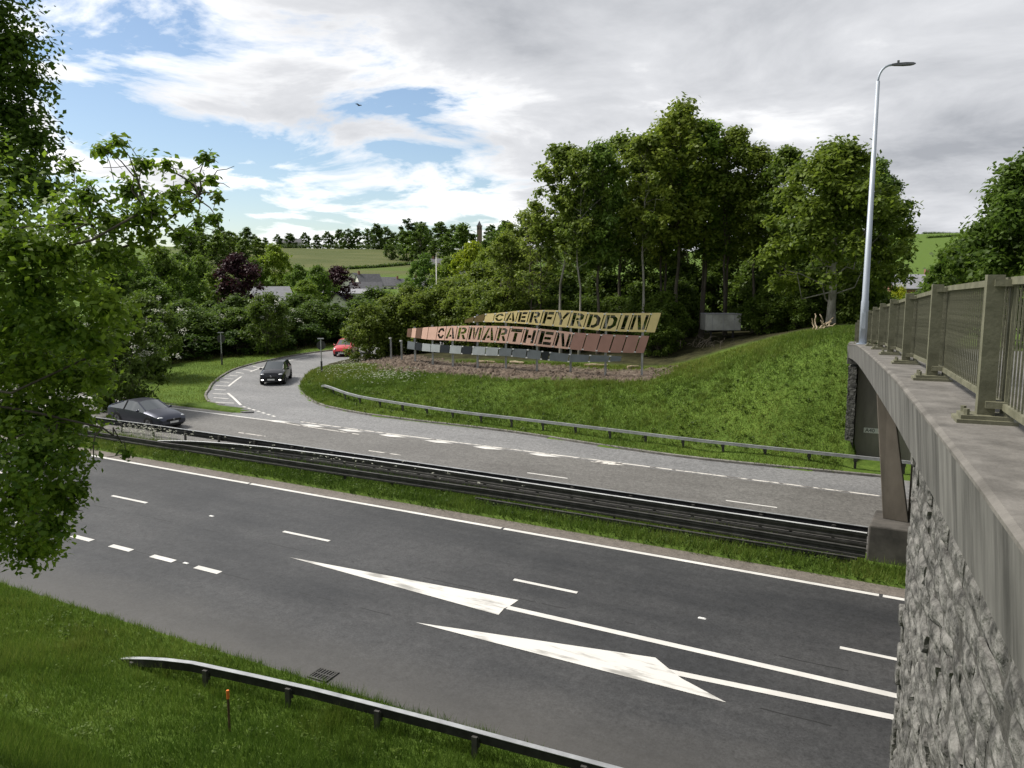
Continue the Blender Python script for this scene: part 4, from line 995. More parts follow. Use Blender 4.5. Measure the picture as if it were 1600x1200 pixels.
# --- hill top tree line
hl = [(372, 17), (392, 19), (404, 14), (420, 12), (440, 13), (458, 15), (482, 17), (500, 13), (517, 17), (535, 20), (548, 19), (562, 20), (578, 21), (592, 24), (605, 22), (618, 17), (655, 26), (690, 26), (708, 24), (722, 20), (770, 24), (790, 28), (632, 19), (672, 20), (350, 18)]
hl.sort()
for i, (u, h) in enumerate(hl):
    D = 800 + 30 * math.sin(i * 2.1); x, y = at(u, D)
    plant('far_a' if i % 2 else 'far_b', x, y, h, f'dark tree on the skyline of the hill, {ORD[i]} from the left', 'tree', rng.uniform(.85, 1.25), (.75, .85, .8), 'trees along the hilltop', name='hilltop_tree')
for u, h, lab in [(640, 30, 'flat-topped pine on the hilltop, left of the pair'), (663, 27, 'flat-topped pine on the hilltop, right of the pair')]:
    x, y = at(u, 790); plant('pine', x, y, h, lab, 'tree', 1.1, (.5, .6, .6), 'pines on the hilltop', name='pine_tree')
for i, (u, D, h) in enumerate([(300, 430, 20), (322, 470, 18), (345, 420, 17), (366, 480, 19), (388, 440, 15), (410, 500, 15), (318, 560, 20), (352, 600, 20)]):
    x, y = at(u, D); plant('far_a' if i % 2 else 'far_b', x, y, h, f'tree left of the field on the far hillside, {ORD[i]} of the group', 'tree', 1.1, (1.0, 1.05, .85), 'trees left of the far field', name='hillside_tree')
for i, u in enumerate(range(615, 800, 22)):
    D = 560 - i * 14; x, y = at(u, D); plant('far_b' if i % 2 else 'far_a', x, y, 15 + 5 * (i % 3), f'leafy tree on the slope below the church, {ORD[i]} from the left', 'tree', 1.0, (.9, 1.0, .85), 'trees on the slope below the church', name='slope_tree')
# hedge lines on the hill
def hill_hedge(label, pts_, h, w):
    r_ = np.random.default_rng(int(h * 100) + len(pts_)); C = []
    for (a, b_) in zip(pts_[:-1], pts_[1:]):
        pa, pb_ = Vector(at(*a)), Vector(at(*b_)); n = int((pb_ - pa).length / 2.5)
        for k in range(n):
            q = pa.lerp(pb_, k / n); C.append((q.x, q.y))
    C = np.array(C); Z = T(C[:, 0], C[:, 1])
    Vq, Fq, clr = leaf_quads(r_, np.c_[C, Z + h * .2], np.full(len(C), w), 90, 1.3)
    o = link('field_hedge', np_mesh('field_hedge', Vq, Fq, clr), M['leaf']); o.color = (.7, .8, .7, 1)
    return tag(o, label, 'hedge')
hill_hedge('dark hedge along the top edge of the brown field', [(340, 800), (440, 795), (540, 790), (620, 770), (660, 700)], 9, 4.6)
hill_hedge('thin hedge crossing the lower corner of the brown field', [(540, 430), (590, 455), (645, 500)], 3, 1.6)
hill_hedge('hedge line on the far right hill, upper of two', [(1432, 1350), (1500, 1400)], 7, 3.5)
hill_hedge('hedge line on the far right hill, lower of two', [(1440, 1100), (1490, 1130)], 7, 3.5)
# --- trees on the right beyond the railing
rt = [(1620, 46, 17.5, 'broad'), (1575, 52, 15.8, 'broad'), (1535, 60, 14.2, 'round'), (1500, 74, 13.8, 'round'), (1482, 92, 12.6, 'round'), (1475, 120, 12.6, 'round'), (1545, 75, 15.5, 'round'), (1660, 50, 17.5, 'broad'), (1600, 70, 16.5, 'round'), (1492, 150, 14, 'round')]
for i, (u, D, top, kind) in enumerate(rt):
    x, y = at(u, D); z = min(T1(x, y), 6.0)
    plant(kind, x, y, top - z, f'green tree right of the bridge road, {ORD[i]} of the group behind the railing', 'tree', 1.0 if kind == 'broad' else np.clip(8 / (top - z), .8, 1.2), (.95, 1.05, .8) if i % 2 else (.8, .92, .75), 'trees right of the bridge')
x, y = at(1400, 110); plant('bush_a', x, y, 5.0, 'yellow flowering bush beyond the end of the railing', 'bush', .8, (3.2, 2.4, .5), name='bush')
for i, (u, D, h) in enumerate([(1392, 85, 3.6), (1425, 95, 4.5), (1450, 85, 4.4), (1375, 75, 4.0)]):
    x, y = at(u, D); plant('bush_b', x, y, h, f'green bush beside the road beyond the bridge, {ORD[i]} of four', 'bush', 1, (.9, 1, .8), 'bushes beyond the bridge', name='bush')

# --- the big near tree at the left edge, leaves hang into the view
def near_tree(name, label, base, clusters, leafsize, per, tint, seed, trunk_r, forks, up=.4):
    r_ = np.random.default_rng(seed)
    root = empty(name, base, label, 'tree')
    C = np.array([(*plan((u - 800) / 1220 * D, D), EYE + (439 - v) / 1220 * D) for u, v, D, rr_ in clusters]); rad = np.array([c[3] for c in clusters])
    Vq, Fq, clr = leaf_quads(r_, C, rad, np.clip(per * (rad / .45) ** 2, 60, per * 3).astype(int), leafsize, flat=.9, up=up)
    o = link('crown', np_mesh('crown', Vq, Fq, clr), M['leaf_near'], root); o.color = (*tint, 1)
    mb = MB(); b0 = Vector(base)
    hubs = [Vector((*plan((u - 800) / 1220 * D, D), EYE + (439 - v) / 1220 * D)) for u, v, D in forks]
    top = max(h.z for h in hubs)
    tp = [b0 + Vector((0, 0, -.5)), b0 + Vector((.1, 0, (top - b0.z) * .35)), b0 + Vector((.0, .2, (top - b0.z) * .7)), b0 + Vector((.15, .1, top - b0.z))]
    mb.tube(tp, [trunk_r * 1.2, trunk_r, trunk_r * .75, trunk_r * .35], 10, cap=False)
    for hpt in hubs:
        st = tp[1].lerp(tp[2], .5) if hpt.z < (tp[1].z + tp[2].z) / 2 + 1 else tp[2]
        limb(mb, st, hpt, trunk_r * .15, .012, sag=.2, r_=r_, n=7, seg_=7)
    for c in C:
        cv = Vector(c); hpt = min(hubs, key=lambda q: (q - cv).length)
        limb(mb, hpt, cv, .011, .004, sag=.06, r_=r_, n=5, seg_=5)
        for k in range(2):
            e = cv + Vector(r_.normal(0, .14, 3)); limb(mb, cv, e, .006, .003, r_=r_, n=4, seg_=3)
    mb.build('trunk', M['bark'], root, smooth=True)
    return root
r_ = np.random.default_rng(44)
cl = []
for u, v, D, q in [(20, 40, 13, .75), (55, 90, 13, .62), (15, 130, 13, .8), (75, 140, 12.8, .42), (45, 190, 13, .7), (80, 225, 12.6, .40), (15, 240, 13, .8), (60, 275, 12.5, .6), (10, 330, 12.5, .7), (90, 300, 12, .35), (-60, 60, 13, 1.0), (-70, 180, 13, 1.0), (-60, 300, 13, 1.0), (-160, 0, 13.5, 1.3), (-160, 150, 13.5, 1.3), (-170, 300, 13, 1.3), (-40, -60, 13, 1.1), (30, -30, 13.2, .7), (-280, 100, 13, 1.5), (-280, 300, 13, 1.5), (-200, -180, 13, 1.4), (-60, -190, 13.5, 1.2)]:
    cl.append((u, v, D, q))
near_tree('tree', 'dark-leaved tall tree at the upper left edge of the view', (*plan(-14.5, 13.4), T1(*plan(-14.5, 13.4))), cl, .10, 700, (.95, 1.05, .85), 41, .28, [(-60, 120, 13), (-30, 240, 12.8), (-200, 150, 13), (-60, -60, 13)])
cl = []
low = [(30, 390, .55), (95, 395, .45), (60, 450, .55), (130, 440, .42), (165, 480, .36), (20, 500, .6), (90, 510, .5), (150, 535, .32), (190, 505, .22), (45, 570, .6), (115, 585, .48), (150, 590, .22), (20, 640, .55), (80, 650, .55), (110, 650, .30), (40, 715, .55), (95, 715, .32), (185, 712, .11), (20, 780, .5), (65, 775, .36), (102, 772, .19), (30, 840, .42), (60, 830, .28), (20, 875, .3), (92, 800, .15), (50, 865, .22)]
for u, v, q in low: cl.append((u, v, 9.2 + r_.uniform(-.8, .8), q))
spray = [(120, 345, .34), (150, 310, .26), (185, 350, .30), (215, 300, .24), (180, 240, .16), (205, 232, .13), (240, 262, .18), (250, 330, .26), (285, 310, .20), (275, 265, .14), (310, 290, .15), (335, 255, .13), (342, 285, .11), (345, 345, .13), (320, 350, .14), (285, 370, .17), (240, 375, .2), (200, 400, .26), (165, 395, .28), (350, 312, .09), (130, 265, .12), (225, 345, .22), (305, 325, .14)]
for u, v, q in spray: cl.append((u, v, 9.0 + r_.uniform(-.4, .4), q))
for u, v, q in [(-60, 420, .9), (-70, 560, .9), (-60, 700, .9), (-60, 820, .7), (-180, 400, 1.2), (-180, 600, 1.2), (-190, 780, 1.0), (-320, 500, 1.3), (-320, 700, 1.2), (-60, 300, .9), (-190, 260, 1.2)]: cl.append((u, v, 9.4 + r_.uniform(-.5, .5), q))
near_tree('tree', 'bright green tree at the left edge with a long leafy branch reaching over the road', (*plan(-10.2, 8.8), T1(*plan(-10.2, 8.8))), cl, .085, 900, (1.6, 1.6, 1.1), 42, .22, [(60, 430, 9.2), (40, 560, 9.2), (60, 690, 9.2), (20, 800, 9.2), (150, 350, 9), (240, 330, 9), (320, 310, 9), (130, 560, 9.2), (150, 670, 9.2), (-180, 400, 9.4), (-190, 700, 9.4)])

# ------------------------------------------------------------------ grass and small ground cover (nobody could count it)
def blades(name, label, n, box, keep, h, w, tint, cat='grass', clump=0):
    r_ = np.random.default_rng(len(name) * 31 + n)
    x0, x1, y0, y1 = box
    X = r_.uniform(x0, x1, n); Y = r_.uniform(y0, y1, n)
    if clump:
        k = r_.integers(0, max(1, n // clump), n); cx_ = r_.uniform(x0, x1, n // clump + 1)[k]; cy_ = r_.uniform(y0, y1, n // clump + 1)[k]
        X = cx_ + r_.normal(0, .10, n); Y = cy_ + r_.normal(0, .10, n)
    ok = keep(X, Y); X, Y = X[ok], Y[ok]; n = len(X)
    Z = T(X, Y) - .02
    hh = r_.uniform(h[0], h[1], n) * (1 + .35 * wob(X * 1.3, Y * 1.3)); a = r_.uniform(0, 6.28, n); ln = r_.uniform(.1, .75, n)
    dx, dy = np.cos(a), np.sin(a); b_ = r_.uniform(0, 6.28, n)
    P0 = np.stack([X - dx * w / 2, Y - dy * w / 2, Z], 1); P1 = np.stack([X + dx * w / 2, Y + dy * w / 2, Z], 1)
    P2 = np.stack([X + np.cos(b_) * hh * ln, Y + np.sin(b_) * hh * ln, Z + hh], 1)
    me = np_mesh(name, np.stack([P0, P1, P2], 1).reshape(-1, 3), np.arange(3 * n).reshape(-1, 3), np.repeat(np.clip(r_.uniform(0, 1, n) * .6 + .4 * (wob(X * .45 + 3, Y * .45) * .9 + .5), 0, 1), 3))
    o = link(name, me, M['grass']); o.color = (*tint, 1)
    return tag(o, label, cat, kind='stuff')
blades('near_verge_grass', 'lush grass on the near verge below the barrier', 230000, (-30, -1, 5.0, 13.05), lambda x, y: (y < 12.98 + .08 * np.sin(x * 5) + .05 * np.sin(x * 17)), (.08, .24), .016, (.95, 1.08, .8))
blades('reservation_grass', 'rough grass and weeds along the central reservation', 75000, (-62, 1.2, Y_NEAR1 - .12, Y_FAR0 + .1), lambda x, y: ~((x > -.8) & (y > 26.0)) & (y > Y_NEAR1 - .1 + .09 * np.sin(x * 3.1) * np.sin(x * 1.3)), (.10, .36), .028, (.9, 1.0, .8))
blades('bank_grass', 'grass covering the bank below the sign', 210000, (-46, -2.2, 36.4, 52), lambda x, y: inpoly(BANK_POLY, x, y) & (soil_mask(x, y) < .45 + .5 * (rng.uniform(0, 1, len(x)) < .12)) & ~((x > -2.1)) & (y < 51), (.07, .22), .035, (1.0, 1.08, .8))
blades('lawn_grass', 'mown grass between the carriageway and the slip road', 90000, (-66, -38, 34.5, 72), lambda x, y: ~inpoly(SLIP_POLY, x, y) & ~inpoly(BANK_POLY, x, y) & (T(x, y) > R(x, y)) & ~inpoly(npoly, x, y), (.05, .14), .04, (1.18, 1.14, .85))
def weeds(name, label, n, box, keep, size, h, tint):
    r_ = np.random.default_rng(n); X = r_.uniform(box[0], box[1], n); Y = r_.uniform(box[2], box[3], n)
    ok = keep(X, Y) & (wob(X * .6, Y * .6) + r_.normal(0, .35, n) > .1); X, Y = X[ok], Y[ok]
    C = np.stack([X, Y, T(X, Y) + h], 1)
    Vq, Fq, clr = leaf_quads(r_, C, r_.uniform(.12, .34, len(X)), 26, size, flat=.7, up=.9)
    o = link(name, np_mesh(name, Vq, Fq, clr), M['leaf']); o.color = (*tint, 1)
    tag(o, label, 'weeds', kind='stuff')
weeds('bank_weeds', 'broad-leaved weeds scattered in the grass of the bank', 1500, (-44, -2.4, 37.6, 50), lambda x, y: inpoly(BANK_POLY, x, y) & (soil_mask(x, y) < .9), .10, .12, (1.0, 1.05, .8))
weeds('verge_weeds', 'docks and clover in the near verge grass', 420, (-26, -4, 8, 12.6), lambda x, y: y < 12.6, .06, .10, (1.05, 1.1, .9))
weeds('reservation_weeds', 'leafy weeds along the foot of the reservation barriers', 520, (-40, -1, 24.75, 26.4), lambda x, y: y > 24.7, .07, .14, (.9, 1.0, .75))
blades('tall_grass_tufts', 'taller grass tufts standing on the bank', 60000, (-45, -2.3, 37.4, 50.5), lambda x, y: inpoly(BANK_POLY, x, y) & (soil_mask(x, y) < .15) & (wob(x * .5, y * .5 + 9) > .05), (.14, .30), .03, (1.05, 1.05, .9), clump=26)
blades('tall_verge_tufts', 'taller grass tufts standing on the near verge', 26000, (-28, -2, 7, 12.7), lambda x, y: (y < 12.7) & (wob(x * .5, y * .5 + 4) > -.1), (.2, .42), .012, (1.05, 1.05, .9), clump=30)
def parsley(name, label, pts_, seed, h=(.5, .95)):
    """white umbels on thin stems"""
    r_ = np.random.default_rng(seed); V_, F_, c_ = [], [], []
    X, Y = pts_[:, 0], pts_[:, 1]; Z = T(X, Y); hh = r_.uniform(*h, len(X))
    C = np.stack([X, Y, Z + hh], 1)
    Vq, Fq, clr = leaf_quads(r_, C, np.full(len(X), .08), 6, .055, flat=.3, up=1.5)
    o = link(name, np_mesh(name, Vq, Fq, clr), M['blossom'])
    tag(o, label, 'wild flowers', kind='stuff')
    a = r_.uniform(0, 6.28, len(X)); dx, dy = np.cos(a) * .008, np.sin(a) * .008
    S = np.stack([np.stack([X - dx, Y - dy, Z], 1), np.stack([X + dx, Y + dy, Z], 1), C], 1).reshape(-1, 3)
    s = link('stems', np_mesh('stems', S, np.arange(len(S)).reshape(-1, 3), np.full(len(S), .5)), M['grass'], o, False); s.color = (.9, 1, .8, 1)
r2 = np.random.default_rng(9)
def cloudpts(cx, cy, sx, sy, n): return np.stack([r2.normal(cx, sx, n), r2.normal(cy, sy, n)], 1)
pp = np.concatenate([cloudpts(-38.9, 47.9, .9, 1.3, 150), cloudpts(-36.8, 46.3, 1.0, 1.0, 110), cloudpts(-31.6, 43.9, 1.6, .7, 260)])
pp = pp[inpoly(BANK_POLY, pp[:, 0], pp[:, 1])]
parsley('cow_parsley', 'white cow parsley in flower on the bank left of the sign', pp, 5)
parsley('reservation_flowers', 'white flowers behind the left end of the reservation barriers', np.concatenate([cloudpts(-34, 26.4, 1.5, .3, 160), cloudpts(-24, 26.4, 6, .25, 60)]), 6, (.5, .9))
# clods and stones thrown up on the bare soil
r2 = np.random.default_rng(10)
n = 5200; X = r2.uniform(-42, -11, n); Y = r2.uniform(43, 55, n); ok = (soil_mask(X, Y) > .25) & inpoly(BANK_POLY, X, Y); X, Y = X[ok], Y[ok]; n = len(X)
s = r2.uniform(.03, .16, n) * (1 + (Y < np.interp(X, SIGN_XY[::-1, 0], SIGN_XY[::-1, 1]) - .5) * .7)
tet = np.array([(-1, -.7, -.4), (1, -.8, -.4), (.1, 1, -.4), (-.5, -.2, .5), (.5, .1, .62)])
Vc = (tet[None] * (1 + r2.normal(0, .22, (n, 5, 3)))) * s[:, None, None]
an = r2.uniform(0, 6.28, n); ca, sa = np.cos(an)[:, None], np.sin(an)[:, None]
Vc = np.stack([Vc[..., 0] * ca - Vc[..., 1] * sa, Vc[..., 0] * sa + Vc[..., 1] * ca, Vc[..., 2]], -1) + np.stack([X, Y, T(X, Y)], 1)[:, None]
Fc = (np.array([(0, 1, 4), (1, 2, 4), (2, 3, 4), (2, 0, 3), (0, 4, 3)])[None] + (np.arange(n) * 5)[:, None, None]).reshape(-1, 3)
tag(link('soil_clods', np_mesh('soil_clods', Vc.reshape(-1, 3), Fc), M['soil']), 'loose clods of brown soil around the sign posts', 'soil', kind='stuff')
# cut logs and branches on the soil
for i, (u, v, D, L_, a, lab) in enumerate([(760, 572, 57, 1.3, .2, 'pale cut log behind the sign, left of the pair'), (808, 573, 56, 1.2, -.1, 'pale cut log behind the sign, right of the pair'), (932, 577, 53.5, 1.6, .3, 'cut branch lying under the right half of the sign'), (990, 579, 52.5, .9, .9, 'short dark log near the right end post of the sign')]):
    x, y = at(u, D); z = T1(x, y); d = Vector((math.cos(a), math.sin(a), .03)) * L_ / 2; c = Vector((x, y, z + .08))
    b = MB(); b.tube([c - d, c - d * .3 + Vector((0, 0, .03)), c + d * .4, c + d], [.11, .105, .09, .07], 8)
    tag(b.build('log', M['log']), lab, 'log')
r2 = np.random.default_rng(4)
x, y = at(1283, 47); z = T1(x, y)
bh = empty('branch_heap', (x, y, z), 'heap of pale cut branches at the foot of the maple by the bridge', 'branches')
for k in range(9):
    b = MB(); p = Vector((x + r2.normal(0, .3), y + r2.normal(0, .2), z - .05)); limb(b, p, p + Vector((r2.normal(0, .5), r2.normal(0, .3), r2.uniform(.4, 1.0))), .06, .03, r_=r2, n=6)
    b.build('branch', M['log'], bh, smooth=True)
x, y = at(1115, 54); z = T1(x, y)
bw = empty('brushwood', (x, y, z), 'tangle of dead brushwood at the edge of the wood right of the sign', 'branches')
for k in range(34):
    b = MB(); p = Vector((x + r2.normal(0, 1.8), y + r2.normal(0, .7), z)); limb(b, p, p + Vector((r2.normal(0, .8), r2.normal(0, .5), r2.uniform(.1, .8))), .022, .008, r_=r2, n=5, sag=.2)
    b.build('branch', M['bark'], bw, smooth=True)

# ------------------------------------------------------------------ small road furniture
gr = empty('drain_grate', (-11.63, 13.3, R(-11.63, 13.3)), 'cast iron drain grate in the gutter of the near carriageway', 'drain')
b = MB(); X0, Y0 = -11.63, 13.3; Z0 = R(X0, Y0) + .012
b.box((X0, Y0 - .22, Z0), (.56, .05, .03)).box((X0, Y0 + .22, Z0), (.56, .05, .03)).box((X0 - .26, Y0, Z0), (.04, .4, .03)).box((X0 + .26, Y0, Z0), (.04, .4, .03)).box((X0, Y0, Z0), (.5, .04, .028)).build('frame', M['galv_dull'], gr)
MB().box((X0, Y0, Z0 - .008), (.5, .4, .008)).build('pit', M['dark_plastic'], gr)
for k in range(6):
    for s_ in (-1, 1): MB().box((X0 - .2 + k * .08, Y0 + s_ * .11, Z0), (.03, .17, .026)).build('slat', M['galv_dull'], gr)
st = empty('wooden_stake', (-11.38, 10.26, T1(-11.38, 10.26)), 'thin wooden stake with an orange top in the near grass', 'stake')
z = T1(-11.38, 10.26)
MB().tube([(-11.38, 10.26, z - .3), (-11.39, 10.27, z + .70)], .024, 7).build('shaft', M['wood'], st)
MB().tube([(-11.39, 10.27, z + .69), (-11.392, 10.272, z + .86)], .03, 7).build('orange_top', M['orange'], st)
for x, y, lab in [(-22.69, 20.12, 'small white road stud in the lane line nearer the left tree'), (-4.44, 20.12, 'small white road stud in the lane line nearer the bridge'), (-19.9, 16.54, 'small pale road stud among the short dashes')]:
    b = MB().box((x, y, R(x, y) + .012), (.22, .10, .022), taper=.6); tag(b.build('road_stud', M['plate'], bevel=.006), lab, 'road stud')
def sign_back(x, y, lab):
    z = T1(x, y); o = empty('road_sign', (x, y, z), lab, 'road sign')
    MB().tube([(x, y, z - .3), (x, y, z + 2.75)], .045, 8).build('pole', M['galv'], o)
    MB().tube([(x, y, z - .1), (x, y, z + 1.0)], .075, 8).build('sleeve', M['galv_dull'], o)
    fy = Vector((math.sin(HEAD), -math.cos(HEAD), 0))
    c = Vector((x, y, z + 2.25)) - fy * .06
    MB().tube([c, c - fy * .02], .36, 24).build('disc', M['galv_dull'], o)
    MB().box((x, y, z + 2.78), (.5, .14, .07), rotz(HEAD)).build('sign_light', M['galv'], o)
sign_back(-52.47, 48.5, 'back of a round road sign on the grass left of the slip road')
sign_back(-41.05, 47.96, 'back of a round road sign on the bank right of the slip road')
# white box trailer among the trees
x, y = at(1125, 57); z = T1(x, y) + .55
tr = empty('box_trailer', (x, y, z - .55), 'shade-dimmed white box trailer standing among the trees of the wood', 'trailer')
Mr = rotz(HEAD)
MB().box((x, y, z + .72), (2.55, 1.6, 1.15), Mr).build('body', M['trailer'], tr, bevel=.03)
MB().box((x, y, z + 1.32), (2.62, 1.66, .05), Mr).build('roof', M['slate_pale'], tr)
f = Vector((math.sin(HEAD), -math.cos(HEAD), 0)); s_ = Vector((math.cos(HEAD), math.sin(HEAD), 0))
for k in (-.78, .0, .78):
    c = Vector((x, y, z + .7)) + f * .805 + s_ * k; MB().box(c, (.03, .03, 1.1), Mr).build('rib', M['slate_pale'], tr)
for k in (-.8, .8):
    c = Vector((x, y, z - .2)) + f * .5 + s_ * k; MB().box(c, (.12, .12, .8), Mr).build('leg', M['dark_plastic'], tr)

# ------------------------------------------------------------------ cars
def car(label, loc, heading, paint, spec, L_=4.85):
    """lofted body split into paint and glass, wheels, lamps, mirrors; front points along +x"""
    root = empty('car', (0, 0, 0), label, 'car')
    st_ = spec['st']; ns = len(st_); V_ = []
    for (x, zl, zs, zt_, w, wt, fl) in st_:
        half = [(w * .80, zl), (w * .975, zl + .10), (w, (zl + zs) / 2), (w * .965, zs), (wt, zt_ - .045), (wt * .72, zt_ - .004), (0, zt_ + .012)]
        V_ += [(x, -y, z) for y, z in half] + [(x, y, z) for y, z in reversed(half[:-1])]
    n = 13; groups = {'body': [], 'windscreen': [], 'rear_window': [], 'side_window': []}
    for i in range(ns - 1):
        fl = st_[i][6]
        for j in range(n - 1):
            f_ = (i * n + j, i * n + j + 1, (i + 1) * n + j + 1, (i + 1) * n + j)[::-1]
            k = min(j, 11 - j); g = 'body'
            if fl == 'ws' and k >= 4: g = 'windscreen'
            elif fl == 'rw' and k >= 4: g = 'rear_window'
            elif fl in ('cab', 'ws', 'rw') and k == 3: g = 'side_window'
            groups[g].append(f_)
        groups['body'].append((i * n, (i + 1) * n, (i + 1) * n + 12, i * n + 12)[::-1])
    groups['body'] += [tuple(range(n)), tuple(reversed(range((ns - 1) * n, ns * n)))]
    for g, fs in groups.items():
        used = sorted({v for f_ in fs for v in f_}); mp_ = {v: k for k, v in enumerate(used)}
        b = MB(); b.v = [V_[v] for v in used]; b.f = [tuple(mp_[v] for v in f_) for f_ in fs]
        go = b.build(g, paint if g == 'body' else M['glass'], root, smooth=True)
        go.data.set_sharp_from_angle(angle=math.radians(24))
    # pillars over the glass
    def P(i, k, s): x, zl, zs, zt_, w, wt, fl = st_[i]; return (x, s * (w * .965 if k == 3 else wt), zs if k == 3 else zt_ - .045)
    for i in range(ns - 1):
        for s in (-1, 1):
            if st_[i][6] in ('ws', 'rw'): MB().tube([P(i, 4, s), P(i + 1, 4, s)], .038, 6).build('pillar', paint, root)
    ib = spec['b']
    for s in (-1, 1): MB().tube([P(ib, 3, s), P(ib, 4, s)], .045, 6).build('pillar', M['dark_plastic'], root)
    xf, xr, wr, W = spec['wx'][0], spec['wx'][1], spec['wr'], st_[ns // 2][4]
    for x in (xf, xr):
        for s in (-1, 1):
            MB().tube([(x, s * (W - .02), wr), (x, s * (W + .004), wr)], wr * 1.17, 22).build('wheel_arch', M['dark_plastic'], root)
            w_ = MB().tube([(x, s * (W - .2), wr), (x, s * (W + .015), wr)], wr, 22).build('tyre', M['tyre'], root)
            MB().tube([(x, s * (W + .0), wr), (x, s * (W + .022), wr)], wr * .68, 14).build('rim', M['alloy'], w_)
            for q in range(5):
                a = q * 1.2566; d = Vector((math.cos(a), 0, math.sin(a)))
                MB().tube([Vector((x, s * (W + .026), wr)) + d * .04, Vector((x, s * (W + .026), wr)) + d * wr * .64], .02, 5).build('spoke', M['dark_plastic'], w_)
    fx = st_[-1][0]
    def blobm(c, r3, m, nme, par=root):
        Vs, Fs = [], []; nu, nv = 10, 6
        for a in range(nv + 1):
            for q in range(nu):
                th, ph = math.pi * a / nv, 2 * math.pi * q / nu; Vs.append((c[0] + r3[0] * math.sin(th) * math.cos(ph), c[1] + r3[1] * math.sin(th) * math.sin(ph), c[2] + r3[2] * math.cos(th)))
        for a in range(nv):
            for q in range(nu): Fs.append((a * nu + q, (a + 1) * nu + q, (a + 1) * nu + (q + 1) % nu, a * nu + (q + 1) % nu))
        return MB().add(Vs, Fs).build(nme, m, par, smooth=True)
    hl_ = spec['lamp']
    for s in (-1, 1):
        blobm((hl_[0], s * hl_[1], hl_[2]), (.20, .17, .055), M['head_lens'], 'headlight')
        blobm((spec['mir'][0], s * (W + .10), spec['mir'][1]), (.07, .11, .075), paint, 'mirror')
        if spec.get('drl'): blobm((fx - .035, s * .62, .42), (.06, .12, .055), M['drl'], 'fog_lamp')
        blobm((st_[0][0] + .08, s * .66, .82), (.08, .16, .09), M['tail'], 'tail_light')
    MB().box((fx - .035, 0, spec['gr'][0]), (.10, spec['gr'][1], spec['gr'][2])).build('grille', M['dark_plastic'], root, bevel=.02)
    MB().box((fx - .03, 0, .30), (.10, 1.1, .12)).build('air_intake', M['dark_plastic'], root, bevel=.02)
    MB().box((fx + .03, 0, spec['plate']), (.015, .52, .11)).build('number_plate', M['plate'], root)
    blobm((fx + .012, 0, spec['gr'][0] + .04), (.02, .07, .06), M['alloy'], 'badge')
    root.location = (loc[0], loc[1], R(*loc) + .005); 
    d = Vector((math.cos(heading), math.sin(heading))); 
    root.rotation_euler = (0, -math.atan(GX * d.x + GY * d.y), heading)
    return root
M['black_paint'] = mat('black_car_paint', (0.030, 0.031, 0.036), 0.2, metal=.5, spec=.5)
M['navy_paint'] = mat('dark_blue_car_paint', (0.085, 0.09, 0.115), 0.34, metal=.7, spec=.5)
M['red_paint'] = mat('red_car_paint', (0.55, 0.02, 0.03), 0.3, spec=.5, coat=.7)
M['tail'] = mat('tail_lamp_red', (0.30, 0.01, 0.01), 0.2)
dm = bpy.data.materials.new('daytime_running_lamp'); dm.use_nodes = True
dm.node_tree.nodes['Principled BSDF'].inputs['Emission Color'].default_value = (1, .97, .9, 1); dm.node_tree.nodes['Principled BSDF'].inputs['Emission Strength'].default_value = 3.0
M['drl'] = dm
SEDAN = dict(st=[(-2.42, .40, .74, .84, .78, .66, ''), (-2.37, .28, .86, 1.02, .86, .74, ''), (-2.05, .22, .93, 1.10, .905, .76, 'rw'), (-1.15, .20, .95, 1.37, .93, .61, 'cab'), (-.75, .20, .95, 1.44, .93, .61, 'cab'), (-.25, .20, .945, 1.465, .93, .62, 'cab'), (.22, .20, .93, 1.42, .93, .61, 'ws'), (1.02, .20, .90, 1.03, .925, .74, ''), (1.6, .20, .82, .94, .92, .76, ''), (2.08, .21, .72, .84, .89, .72, ''), (2.30, .23, .64, .73, .83, .66, ''), (2.42, .30, .54, .60, .72, .56, '')], b=4, wx=(1.45, -1.38), wr=.34, lamp=(2.13, .66, .70), mir=(.72, 1.0), gr=(.55, .9, .14), plate=.44)
HATCH = dict(st=[(-1.98, .42, .90, 1.05, .78, .66, ''), (-1.94, .30, .98, 1.16, .85, .68, 'rw'), (-1.62, .24, 1.0, 1.48, .88, .62, 'cab'), (-1.0, .22, 1.0, 1.55, .89, .63, 'cab'), (-.4, .22, .99, 1.57, .89, .64, 'cab'), (.15, .22, .98, 1.52, .89, .63, 'ws'), (.92, .22, .96, 1.08, .885, .72, ''), (1.45, .22, .90, 1.02, .88, .73, ''), (1.85, .23, .78, .90, .85, .68, ''), (2.0, .25, .66, .74, .80, .62, ''), (2.06, .32, .56, .60, .72, .56, '')], b=4, wx=(1.28, -1.30), wr=.33, lamp=(1.82, .64, .80), mir=(.72, 1.06), gr=(.62, .8, .16), plate=.44, drl=True)
SMALL = dict(st=[(-1.92, .40, .86, 1.0, .74, .62, ''), (-1.88, .28, .94, 1.12, .81, .64, 'rw'), (-1.5, .22, .96, 1.42, .84, .58, 'cab'), (-.9, .20, .95, 1.49, .85, .60, 'cab'), (-.3, .20, .94, 1.5, .85, .60, 'cab'), (.2, .20, .93, 1.45, .85, .59, 'ws'), (.95, .20, .90, 1.02, .845, .68, ''), (1.45, .20, .82, .94, .84, .69, ''), (1.8, .22, .70, .82, .81, .64, ''), (1.94, .24, .60, .68, .76, .58, ''), (2.0, .32, .52, .56, .68, .52, '')], b=4, wx=(1.22, -1.25), wr=.31, lamp=(1.76, .60, .74), mir=(.70, 1.0), gr=(.42, 1.1, .22), plate=.36)
car('dark blue saloon car on the brown carriageway beside the near left tree', (-38.3, 29.75), math.radians(-4), M['navy_paint'], SEDAN)
